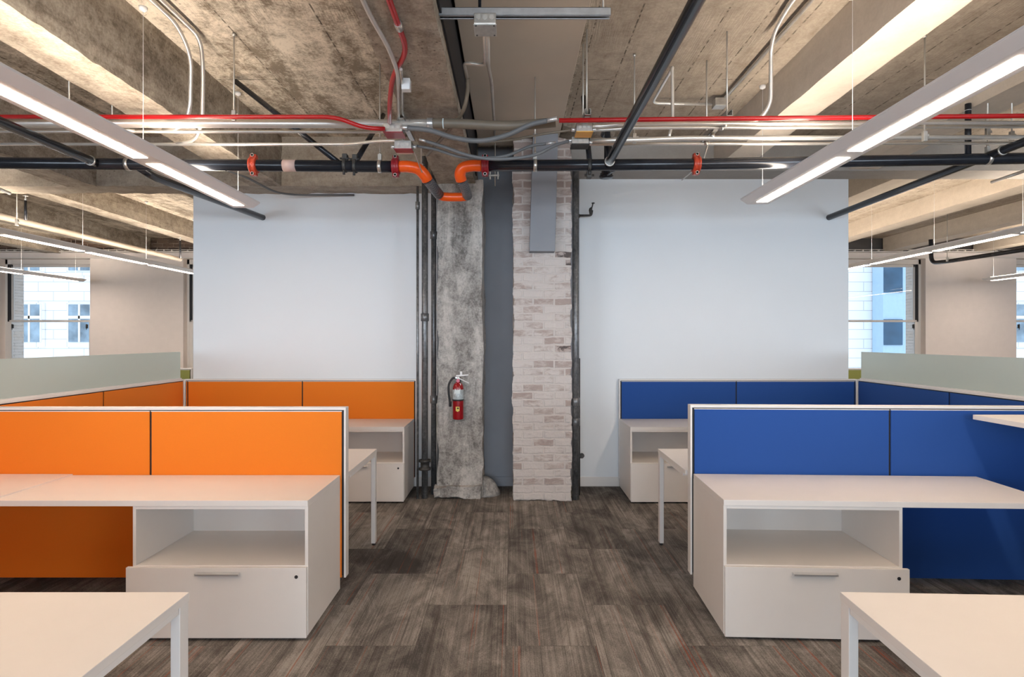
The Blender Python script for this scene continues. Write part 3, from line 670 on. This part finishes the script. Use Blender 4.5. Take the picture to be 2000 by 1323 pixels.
for x, y, z, lab in ((.713, 4.30, 1.295, 'bright ring where the fat branch meets the right main'), (-3.08, 4.30, 1.30, 'bright ring where the left branch meets the left main'), (3.56, 4.27, 1.367, 'bright ring round the branch at the right edge')):
    c = MB(); c.lathe([(.032, -.006), (.037, -.006), (.037, .006), (.032, .006)], (x, y, H(z)), 24, 'y'); tag(c.build('pipe_ring', M['galv']), lab, 'ring')
# --- horizontal conduits of the rack (z about 3.03)
RK = 1.452
def cz(y, d): return H((661.5-y)*d/F)
E = 'emt'
pipe('red_conduit', 'red conduit running across the upper left into the red box', 'conduit', [(-5.5, 3.87, cz(228, 3.87)), P(655, 228.5, 3.87), P(712, 250, 3.9), P(752, 252, 3.93)], .0145, M['red_paint'], .08)
pipe('red_conduit', 'red conduit running across the upper right from the beige flex', 'conduit', [P(1092, 235.5, 3.88), P(1400, 232, 3.88), P(2000, 226.5, 3.88), (5.5, 3.88, cz(222, 3.88))], .0155, M['red_paint'], .1)
pipe('conduit', 'thick steel conduit just under the red one on the left', 'conduit', [(-5.5, 3.98, cz(240, 3.98)), P(838, 242, 3.98)], .0255, M[E])
pipe('conduit', 'thin steel conduit third from top on the left', 'conduit', [(-5.5, 4.10, cz(256, 4.10)), P(752, 257.5, 4.10)], .010, M[E])
pipe('conduit', 'thin steel conduit lowest of the rack on the left, kinked up near the boxes', 'conduit', [(-5.5, 4.38, cz(281, 4.38)), P(680, 282, 4.38), P(738, 275.5, 4.2), P(790, 274.5, 4.15)], .010, M[E], .1)
pipe('conduit', 'steel conduit ending behind the upper left pendant', 'conduit', [(-5.5, 4.06, cz(250, 4.06)), P(230, 251, 4.06), P(262, 256, 4.08)], .010, M[E], .05)
pipe('conduit', 'steel conduit just under the red one on the right', 'conduit', [P(1157, 247, 3.97), P(1185, 246, 3.97), P(1215, 241.5, 3.97), (5.5, 3.97, cz(239, 3.97))], .0125, M[E], .06)
pipe('conduit', 'steel conduit third from top on the right', 'conduit', [P(1157, 254, 4.02), P(1195, 253, 4.03), P(1235, 249.5, 4.04), (5.5, 4.04, cz(246, 4.04))], .0105, M[E], .06)
pipe('conduit', 'thicker steel conduit fourth from top on the right', 'conduit', [P(1152, 275, 4.22), P(1250, 273.5, 4.22), P(1330, 270, 4.22), (5.5, 4.22, cz(267, 4.22))], .0145, M[E], .1)
pipe('conduit', 'lowest thin steel conduit of the rack on the right', 'conduit', [P(1152, 282, 4.36), P(1320, 281, 4.36), (5.5, 4.36, cz(279, 4.36))], .010, M[E], .1)
# conduits that drop from the slab
pipe('slab_conduit', 'left of two conduits dropping from the slab at upper left', 'conduit', [(-2.15, -3, H(2.02)), (-2.15, 3.78, H(2.02)), P(374, 110, 3.93), P(371, 225, 3.98), P(345, 252, 4.09), P(318, 254, 4.10)], .0115, M[E], .12)
pipe('slab_conduit', 'right of two conduits dropping from the slab at upper left', 'conduit', [(-2.09, -3, H(2.02)), (-2.09, 3.95, H(2.02)), P(397, 135, 4.1), P(395, 240, 4.28), P(380, 276, 4.37), P(345, 281, 4.38)], .0115, M[E], .12)
pipe('slab_conduit', 'curved conduit dropping from the slab beside the right cream joist', 'conduit', [(1.67, -3, H(2.02)), (1.675, 3.55, H(2.02)), P(1506, 75, 3.92), P(1505, 205, 3.95), P(1480, 238, 3.97), P(1440, 241, 3.97)], .0115, M[E], .14)
jb = empty('junction_box', P(1405, 203, 4.98), 'small steel junction box on the slab near the right trapeze', 'box')
MB().box(-.05, .05, -.05, .05, -.03, .035).build('box_body', M['galv'], jb, .003)
pipe('slab_conduit', 'straight conduit along the slab to the small junction box', 'conduit', [(1.79, -3, H(2.02)), (1.79, 4.93, H(2.02))], .0115, M['rod'])
pipe('slab_conduit', 'hooked conduit leaving the junction box leftward and dropping beside the black branch', 'conduit', [(1.70, 5.0, H(1.99)), (1.19, 5.0, H(2.0)), (1.19, 4.36, H(2.01)), P(1313, 135, 4.36), P(1314, 240, 4.36), P(1306, 268, 4.3)], .0105, M[E], .07)
pipe('slab_conduit', 'grey conduit along the narrow joist at upper centre', 'conduit', [(-.69, -3, H(1.52)), (-.665, 2.75, H(1.515)), (-.64, 3.05, H(1.51)), P(777, 140, 3.30), P(779, 236, 3.98)], .011, M['rod'], .08)
pipe('slab_conduit', 'second grey conduit dropping to the red box', 'conduit', [P(783, 135, 3.26), P(786, 170, 3.5), P(786, 240, 4.02)], .009, M['galv'], .05)
pipe('red_conduit', 'red conduit bending down from the joist into the red box', 'conduit', [(-.546, -3, H(1.515)), (-.55, 3.10, H(1.515)), P(767, 147, 3.36), P(761, 200, 3.66), P(761, 239, 3.94)], .0145, M['red_paint'], .12)
cp = MB().cyl((-.549, 2.83, H(1.515)), (-.549, 2.88, H(1.515)), .019, 12); tag(cp.build('conduit_coupling', M['galv']), 'bright coupling on the red conduit under the joist', 'coupling')
pipe('wall_conduit', 'thin grey conduit bending along the top of the left white wall', 'conduit', [P(400, 320, 5.2), P(475, 343, 5.6), P(535, 375, 5.95), P(570, 381, 6.15), P(692, 381, 6.27)], .0105, M['grey_flex'], .12)
pipe('brace_rod', 'thin steel rod slanting behind the right coupling', 'rod', [P(1332, 352, 5.9), P(1372, 318, 4.8), P(1386, 268, 4.36)], .006, M['rod'], .02)
# --- boxes
def jbox(label, x0, x1, ytop, ybot, d0, d1, plate):
    a, b = P(x0, ytop, d0), P(x1, ybot, d0)
    e = empty('electrical_box', ((a.x+b.x)/2, d0, b.z), label, 'box'); w = (b.x-a.x)/2; h = a.z-b.z
    MB().box(-w, w, 0, d1-d0, 0, h).build('box_body', M['galv'], e, .002)
    MB().box(-w-.002, w+.006, -.002, d1-d0+.002, -.006, 0).build('cover', M[plate], e, .001)
    k = MB()
    for sx in (-.55, 0, .55): k.lathe([(.011, -.002), (.011, 0)], (sx*w, 0, h*.5), 14, 'y')
    k.build('knockout', M['rod'], e)
    for sx in (-1, 1): MB().cyl((sx*w, .04, h*.4), (sx*(w+.03), .04, h*.4), .013, 10).build('connector', M['chrome'], e)
    return e
jbox('steel electrical box with red cover at upper centre left', 749, 785, 240, 257, 3.95, 4.075, 'red_dark')
jbox('lower steel electrical box with dark red cover at upper centre left', 770, 803, 274, 290, 4.12, 4.20, 'red_dark')
jbox('steel electrical box with yellow cover at upper centre right', 1126, 1157, 240, 256, 3.95, 4.065, 'yellow')
jbox('lower steel electrical box with dark cover at upper centre right', 1117, 1150, 267, 280, 4.10, 4.215, 'iron')
wb = empty('white_strip_fixture', P(791, 297, 4.25), 'small white bar fixture under the red box', 'fixture')
MB().box(-.062, .055, -.02, .02, -.012, .014).build('bar', M['white_plastic'], wb, .006)
MB().tube([(.05, 0, .005), (.065, .02, 0), (.105, .12, -.115)], .004, 8).build('arm', M['rod'], wb)
# --- flexible conduits
tf = empty('flexible_conduit', (0, 0, 0), 'thick beige flexible conduit sagging across the upper centre', 'conduit')
MB().tube(curve_pts([P(842, 241, 3.98), P(900, 242, 3.98), P(980, 246, 4.0), P(1040, 243, 4.0), P(1085, 239, 3.99)], 8), .032, 18).build('hose', M['brown_flex'], tf)
MB().cyl(P(800, 241.5, 3.98), P(834, 241.5, 3.98), .029, 20).build('sleeve', M['emt'], tf)
MB().lathe([(.036, -.02), (.038, -.018), (.038, .018), (.036, .02)], P(840, 241.5, 3.98), 6, 'x').build('locknut', M['chrome'], tf)
MB().lathe([(.0335, -.004), (.0345, -.004), (.0345, .004), (.0335, .004)], P(866, 241.5, 3.98), 20, 'x').build('cable_tie', M['paper'], tf)
def flex(label, pts, r, mat, fit=True):
    e = empty('flexible_conduit', (0, 0, 0), label, 'conduit'); c = curve_pts(pts, 10); MB().tube(c, r, 14).build('hose', M[mat], e)
    if fit:
        a, b = c[0], c[1]; u = (a-b).normalized(); MB().cyl(a+u*.05, a, r*.85, 12).build('connector', M['chrome'], e)
        a, b = c[-1], c[-2]; u = (a-b).normalized(); MB().cyl(a+u*.07, a, r*.85, 12).build('connector', M['chrome'], e)
    return e
flex('grey flexible conduit from the red box sagging to the right red conduit', [P(797, 250, 3.94), P(840, 255, 3.92), P(890, 270, 3.9), P(940, 275, 3.9), P(990, 264, 3.9), P(1035, 244, 3.9), P(1068, 236, 3.88)], .0165, 'grey_flex')
flex('grey flexible conduit sagging lowest beneath the right yellow box', [P(832, 276, 4.1), P(870, 288, 4.08), P(920, 305, 4.05), P(975, 311, 4.05), P(1040, 304, 4.05), P(1085, 284, 4.08), P(1110, 276, 4.12)], .0115, 'grey_flex')
flex('thin grey flexible conduit crossing below the others', [P(815, 286, 4.2), P(850, 292, 4.18), P(900, 307, 4.15), P(945, 309, 4.15), P(990, 304, 4.15), P(1035, 286, 4.2), P(1066, 281, 4.2)], .0105, 'grey_flex')
flex('thin beige flexible conduit rising to the yellow box', [P(935, 279, 4.12), P(990, 275, 4.1), P(1060, 262, 4.05), P(1118, 254, 4.02)], .008, 'brown_flex', False)
flex('beige flexible conduit hanging from the centre soffit toward the riser pipes', [P(913, 152, 3.75), P(913, 180, 3.8), P(905, 215, 3.88), P(885, 245, 4.1), P(850, 285, 4.55), P(834, 303, 4.85)], .013, 'brown_flex', False)
# --- strut channel at top centre
sc_ = empty('strut_channel', (-.14, 2.95, H(1.62)), 'steel strut channel hanging horizontally at the top centre', 'channel')
m = MB(); m.box(-.635, .635, 0, .003, 0, .041); m.box(-.635, .635, .038, .041, 0, .041); m.box(-.635, .635, 0, .041, .038, .041)
m.box(-.635, .635, 0, .011, 0, .003); m.box(-.635, .635, .030, .041, 0, .003); m.build('channel', M['strut'], sc_, .0006)
MB().box(-.63, .63, .006, .036, .012, .014).build('channel_inside', M['black_gap'], sc_)
for sx in (-.60, .60): MB().cyl((sx, .02, .03), (sx, .02, SLAB-H(1.62)), .005, 8).build('threaded_rod', M['rod'], sc_)
sb = empty('electrical_box', (-.135, 2.925, H(1.565)), 'steel electrical box on the hanging strut channel', 'box')
MB().box(-.055, .055, 0, .115, 0, .055).build('box_body', M['galv'], sb, .003)
k = MB()
for sx in (-.033, 0, .033): k.lathe([(.0125, -.002), (.0125, 0)], (sx, 0, .034), 16, 'y')
k.build('knockout', M['rod'], sb)
MB().box(-.057, .057, .002, .117, -.004, 0).build('cover', M['galv'], sb, .001)
k = MB()
for sx in (-1, 1):
    for sy in (.012, .105): k.lathe([(.004, -.0065), (.005, -.004)], (sx*.045, sy, 0), 8)
k.build('screw', M['iron'], sb)
pipe('drop_conduit', 'thin conduit from the strut box bending left on the soffit', 'conduit', [P(947, 64, 3.03), P(948, 128, 3.5), P(906, 122, 3.5), P(912, 152, 3.75)], .0095, M['rod'], .05)
pipe('drop_conduit', 'thin conduit from the strut box running back along the soffit', 'conduit', [P(952, 64, 3.03), P(954, 130, 3.5), P(960, 160, 3.9), P(965, 235, 4.95), P(966, 262, 5.6)], .0095, M['rod'], .05)
pipe('drop_conduit', 'black cable rising from the strut box to the top edge', 'cable', [P(937, 20, 2.99), P(937, -40, 2.9)], .008, M['black_pipe'], .05)
# --- trapeze hangers: strut running in depth, rods to the slab
def trapeze(label, x, y0, y1, z, rods, clamps=True):
    e = empty('trapeze_hanger', (x, y0, z), label, 'hanger'); L = y1-y0
    m = MB(); m.box(-.02, -.017, 0, L, 0, .041); m.box(.017, .02, 0, L, 0, .041); m.box(-.02, .02, 0, L, 0, .003); m.box(-.02, -.01, 0, L, .038, .041); m.box(.01, .02, 0, L, .038, .041)
    m.build('channel', M['galv'], e)
    for ry in rods: MB().cyl((0, ry-y0, 0), (0, ry-y0, SLAB-z), .0055, 8).build('threaded_rod', M['rod'], e)
    if clamps:
        for cy in (3.98, 4.04, 4.22, 4.36):
            if y0 < cy < y1: MB().lathe([(.012, -.012), (.021, -.012), (.021, .012), (.012, .012)], (0, cy-y0, -.018), 14, 'x').build('conduit_clamp', M['galv'], e)
    return e
trapeze('trapeze hanger crossing all conduits at right of the black branch', 1.435, 3.88, 4.42, H(1.468), (3.93, 4.34))
trapeze('trapeze hanger above the yellow box', .495, 3.84, 4.15, H(1.46), (3.90, 4.10), False)
trapeze('trapeze hanger above the red box', -.735, 3.90, 4.35, H(1.46), (3.93, 4.3), False)
def rod_hanger(label, x, y, zb, zt=None, clip=.03):
    e = empty('rod_hanger', (x, y, zb), label, 'hanger'); zt = zt or SLAB
    MB().cyl((0, 0, 0), (0, 0, zt-zb), .0055, 8).build('threaded_rod', M['rod'], e)
    m = MB(); m.box(-.014, .014, -.012, .012, -.05, .02); m.box(.014, .03, -.006, .006, -.02, 0); m.build('clip', M['galv'], e, .003)
    c = MB(); c.lathe([(.006, -.022), (.012, -.02), (.012, 0)], (0, 0, zt-zb), 10); c.build('anchor', M['galv'], e)
def rodp(label, px, pyb, d, **k):
    q = P(px, pyb, d); rod_hanger(label, q.x, d, q.z, **k)
rodp('rod hanger clipped to the red conduit over the left bay', 457, 222, 3.95)
rodp('rod hanger left of the first joist, holding the red conduit', 135, 216, 3.95)
rodp('rod hanger behind the rack at far upper left', 219, 262, 4.3)
rodp('rod hanger ending at the orange loop, left of the column', 823, 325, 4.7)
rodp('rod hanger with blue clip right of the black branch foot', 1239, 266, 4.24)
rodp('rod hanger behind the upper right pendant', 1806, 262, 3.97)
rodp('left of two rods at the far upper right', 1929, 255, 4.3)
rodp('right of two rods at the far upper right', 1976, 262, 4.3)
# sprinkler heads
def sprinkler(label, x, y, z, up=True, mat='yellow', stem=.12):
    e = empty('ceiling_sprinkler', (x, y, z), label, 'sprinkler'); s = 1 if up else -1
    MB().cyl((0, 0, 0), (0, 0, s*stem), .014, 10).build('stem', M['black_pipe'], e)
    m = MB(); m.lathe([(.010, 0), (.012, .02), (.004, .045), (.024, .05), (.024, .053)], (0, 0, s*stem), 14); m.build('deflector', M['chrome'], e)
sprinkler('small brass sprinkler head above the right red conduit', 3.40, DM, H(1.62), True, stem=.03)
pipe('far_sprinkler_pipe', 'black sprinkler pipe with a hooked end before the cream wall at right', 'pipe', [P(1818, 468, 10.1), P(1819, 514, 10.1), P(1850, 511, 9.75), P(2000, 488, 8.4), (7.45, 5.0, H(1.33))], .033, M[B], .12)
pipe('far_sprinkler_pipe', 'cream painted sprinkler pipe in the left far bay', 'pipe', [(-5.70, 6.4, H(1.36)), (-5.75, 10.2, H(1.37))], .038, simple('cream_pipe_paint', (.42, .36, .29), .5))
sprinkler('sprinkler head on a black stem in the left far bay near the window', *P(352, 505, 9.9), True, stem=.30)
sprinkler('sprinkler head on a black stem at the far left under the joist', *P(50, 430, 6.65), True, stem=.22)
rodp('rod hanger of the cream pipe at the left edge', 33, 432, 6.5, zt=H(1.90))
rodp('rod hanger of the black far pipe, right', 1850, 505, 9.6, zt=SLAB)
pipe('slim_strip', 'slim steel strip hanging at the right edge below the main', 'strip', [P(1937, 356, 5.4), P(2010, 331, 5.0)], .012, M['emt'])
pipe('slim_strip', 'slim steel strip at the left edge below the main', 'strip', [P(-20, 361, 5.0), P(19, 378, 5.4)], .012, M['emt'])

# ------------------------------------------------------------------ riser pipes at the columns
def riser(label, x, y, r, z1, coll, z0=0.0, mat='riser', flange=()):
    e = empty('riser_pipe', (x, y, z0), label, 'pipe')
    MB().cyl((0, 0, 0), (0, 0, z1-z0), r, 20).build('pipe_run', M[mat], e)
    for z in coll: MB().lathe([(r+.001, -.04), (r+.009, -.036), (r+.009, .036), (r+.001, .04)], (0, 0, z-z0), 20).build('collar', M[mat], e)
    for z in flange: MB().lathe([(r+.002, -.055), (r+.028, -.05), (r+.028, -.03), (r+.012, -.025), (r+.012, .025), (r+.028, .03), (r+.028, .05), (r+.002, .055)], (0, 0, z-z0), 16).build('valve', M['iron'], e)
    return e
riser('thin old riser pipe beside the left white wall', -.93, 5.80, .0125, H(1.50), (H(1.31),), flange=())
riser('thick old riser pipe left of the concrete column', -.863, 5.83, .031, H(1.80), (H(.21),), flange=(.33,))
riser('rusty riser pipe touching the concrete column', -.795, 5.98, .027, H(1.80), (H(1.05), H(-.62)), flange=())
riser('tall grey pipe running up the right side of the brick column', .625, 5.78, .033, H(1.72), (H(-.62), H(-.82)), flange=())
pipe('side_pipe', 'thin dark pipe hugging the tall grey pipe on the right', 'pipe', [(.675, 5.95, 0), (.675, 5.95, H(-.2))], .014, M['iron'])
vs = empty('valve_stub', P(1131, 421, 6.2), 'black pipe stub with a small valve on the right white wall', 'valve')
a = P(1131, 421, 6.2)
MB().tube(fillet([(0, 0, 0), (P(1155, 421, 6.2)-a), (P(1156.5, 411, 6.2)-a)], .02), .011, 10).cyl((0, 0, 0), (0, .1, 0), .016, 10).build('stub_pipe', M['iron'], vs)
MB().tube([(P(1154, 420, 6.2)-a), (P(1153, 411, 6.2)-a), (P(1154, 408, 6.2)-a), (P(1156, 405, 6.2)-a)], .02, 12, radii=[.013, .017, .017, .006]).build('valve_body', M['iron'], vs)
MB().tube([(P(1156, 406, 6.2)-a), (P(1158, 398, 6.2)-a)], .006, 8).lathe([(.016, -.004), (.016, .004)], P(1158.5, 397, 6.2)-a, 12, 'z').build('valve_lever', M['iron'], vs)
hb = empty('hose_bib', P(1136, 892, 5.95), 'small dark tap low beside the tall grey pipe', 'tap')
MB().lathe([(.012, -.03), (.02, -.02), (.02, .01), (.01, .02)], (0, 0, 0), 12, 'x').build('tap_body', M['iron'], hb)
MB().lathe([(.026, -.004), (.026, .004)], (.0, -.02, .012), 10, 'y').build('wheel', M['iron'], hb)
cl = empty('ceiling_clamp', P(965, 345, 5.6), 'small steel beam clamp hanging in the dark gap between the columns', 'clamp')
m = MB(); m.box(-.05, .05, -.02, .02, 0, .014); m.box(-.045, -.03, -.015, .015, -.03, .05); m.box(.03, .045, -.015, .015, -.03, .05); m.build('jaw', M['galv'], cl, .003)
MB().cyl((.01, 0, -.09), (.01, 0, H(1.95)-P(965, 345, 5.6).z), .005, 8).build('threaded_rod', M['rod'], cl)
# small plate on the joist by the red drop
jp = MB().box(-.025, .025, 0, .05, -.012, .055).build('mounting_plate', M['white_plastic'], None, .003); jp.location = P(792, 170, 3.44); tag(jp, 'small pale box beside the joist above the red box', 'box')

# ------------------------------------------------------------------ fire extinguisher
fx = empty('fire_extinguisher', (-.527, 5.76, .79), 'red fire extinguisher hung on the concrete column', 'extinguisher')
MB().lathe([(.045, 0), (.052, .006), (.053, .012), (.053, .30), (.050, .325), (.038, .348), (.020, .360), (.016, .372)], (0, 0, 0), 32).build('cylinder', M['ext_red'], fx)
MB().lathe([(.0535, .196), (.0540, .197), (.0540, .292), (.0535, .293)], (0, 0, 0), 32).build('instruction_label', simple('silver_label', (.50, .56, .58), .4, .2, var=.25, scale=60), fx)
MB().lathe([(.0542, .182), (.0562, .183), (.0562, .196), (.0542, .197)], (0, 0, 0), 32).build('strap', M['rubber'], fx)
m = MB(); m.lathe([(.016, .0), (.016, .03), (.013, .032), (.013, .05)], (0, 0, .366), 16); m.box(-.032, .014, -.010, .010, .398, .414); m.build('valve', M['chrome'], fx, .002)
g = MB(); g.lathe([(.017, -.022), (.017, -.008)], (0, 0, .378), 20, 'y'); g.build('gauge', simple('pink_gauge', (.62, .14, .22), .4), fx)
h = MB(); h.hexa([(-.02, -.009, .416), (.10, -.009, .428), (.10, .009, .428), (-.02, .009, .416), (-.02, -.009, .432), (.10, -.009, .440), (.10, .009, .440), (-.02, .009, .432)]); h.build('lever', M['white_plastic'], fx, .002)
h = MB(); h.hexa([(.0, -.009, .400), (.105, -.009, .350), (.105, .009, .350), (.0, .009, .400), (.0, -.009, .410), (.105, -.009, .358), (.105, .009, .358), (.0, .009, .410)]); h.build('carry_handle', M['white_plastic'], fx, .002)
m = MB(); m.box(.018, .040, -.004, .004, .432, .468); m.build('safety_pin', M['white_plastic'], fx, .003)
MB().tube(curve_pts([(-.025, 0, .405), (-.055, -.005, .398), (-.088, -.01, .345), (-.092, -.012, .27), (-.084, -.012, .20), (-.076, -.012, .135)], 8), .0105, 12).build('hose', M['rubber'], fx)
MB().lathe([(.012, 0), (.014, .045), (.012, .05)], (-.076, -.012, .125), 12).build('nozzle', M['rubber'], fx)
m = MB(); m.hexa([(-.035, -.063, .255), (.022, -.063, .255), (.022, -.0615, .255), (-.035, -.0615, .255), (-.018, -.030, .352), (.030, -.030, .352), (.030, -.0285, .352), (-.018, -.0285, .352)]); m.build('inspection_tag', M['paper'], fx)
m = MB(); m.prism([(-.018, .128), (-.018, .09), (0, .078), (.018, .09), (.018, .128)], -.0565, -.053); m.build('yellow_sticker', simple('yellow_sticker_paint', (.8, .62, .12), .5), fx)
m = MB(); m.box(-.006, .012, -.0572, -.0565, .106, .12); m.build('sticker_mark', M['rubber'], fx)
m = MB(); m.box(-.02, .02, .05, .085, .15, .38); m.build('wall_bracket', M['iron'], fx)

# ------------------------------------------------------------------ groups of repeats
GROUPS = {'pendant_light': 'linear pendants hanging from the slab', 'desk': 'white desks at the workstations', 'credenza': 'white credenzas with cubby and drawer',
 'worktop': 'white worktops over the credenzas', 'partition_panel': 'fabric partitions of the workstations', 'spine_partition': 'long partitions running away from the camera',
 'frosted_screen': 'frosted glass screens on the partitions', 'conduit': 'steel conduits of the ceiling rack', 'slab_conduit': 'conduits on the slab and their drops', 'red_conduit': 'red conduits',
 'sprinkler_branch': 'black branch pipes', 'sprinkler_main': 'black sprinkler mains', 'sway_brace': 'black sway braces', 'brace_clamp': 'clamps of the braces', 'pipe_hanger': 'hangers of the mains',
 'rod_hanger': 'threaded rod hangers', 'trapeze_hanger': 'trapeze hangers of the conduit rack', 'flexible_conduit': 'flexible conduits at the centre', 'electrical_box': 'steel electrical boxes',
 'riser_pipe': 'old riser pipes at the columns', 'pipe_ring': 'bright rings at the branch ends', 'ceiling_sprinkler': 'sprinkler heads', 'drop_conduit': 'thin lines from the strut box',
 'sprinkler_drop': 'vertical black pipes at the mains', 'far_sprinkler_pipe': 'sprinkler pipes in the far bays', 'slim_strip': 'slim steel strips at the picture edges'}
for o in list(COL.objects):
    if o.parent is None and o.name.split('.')[0] in GROUPS: o['group'] = GROUPS[o.name.split('.')[0]]
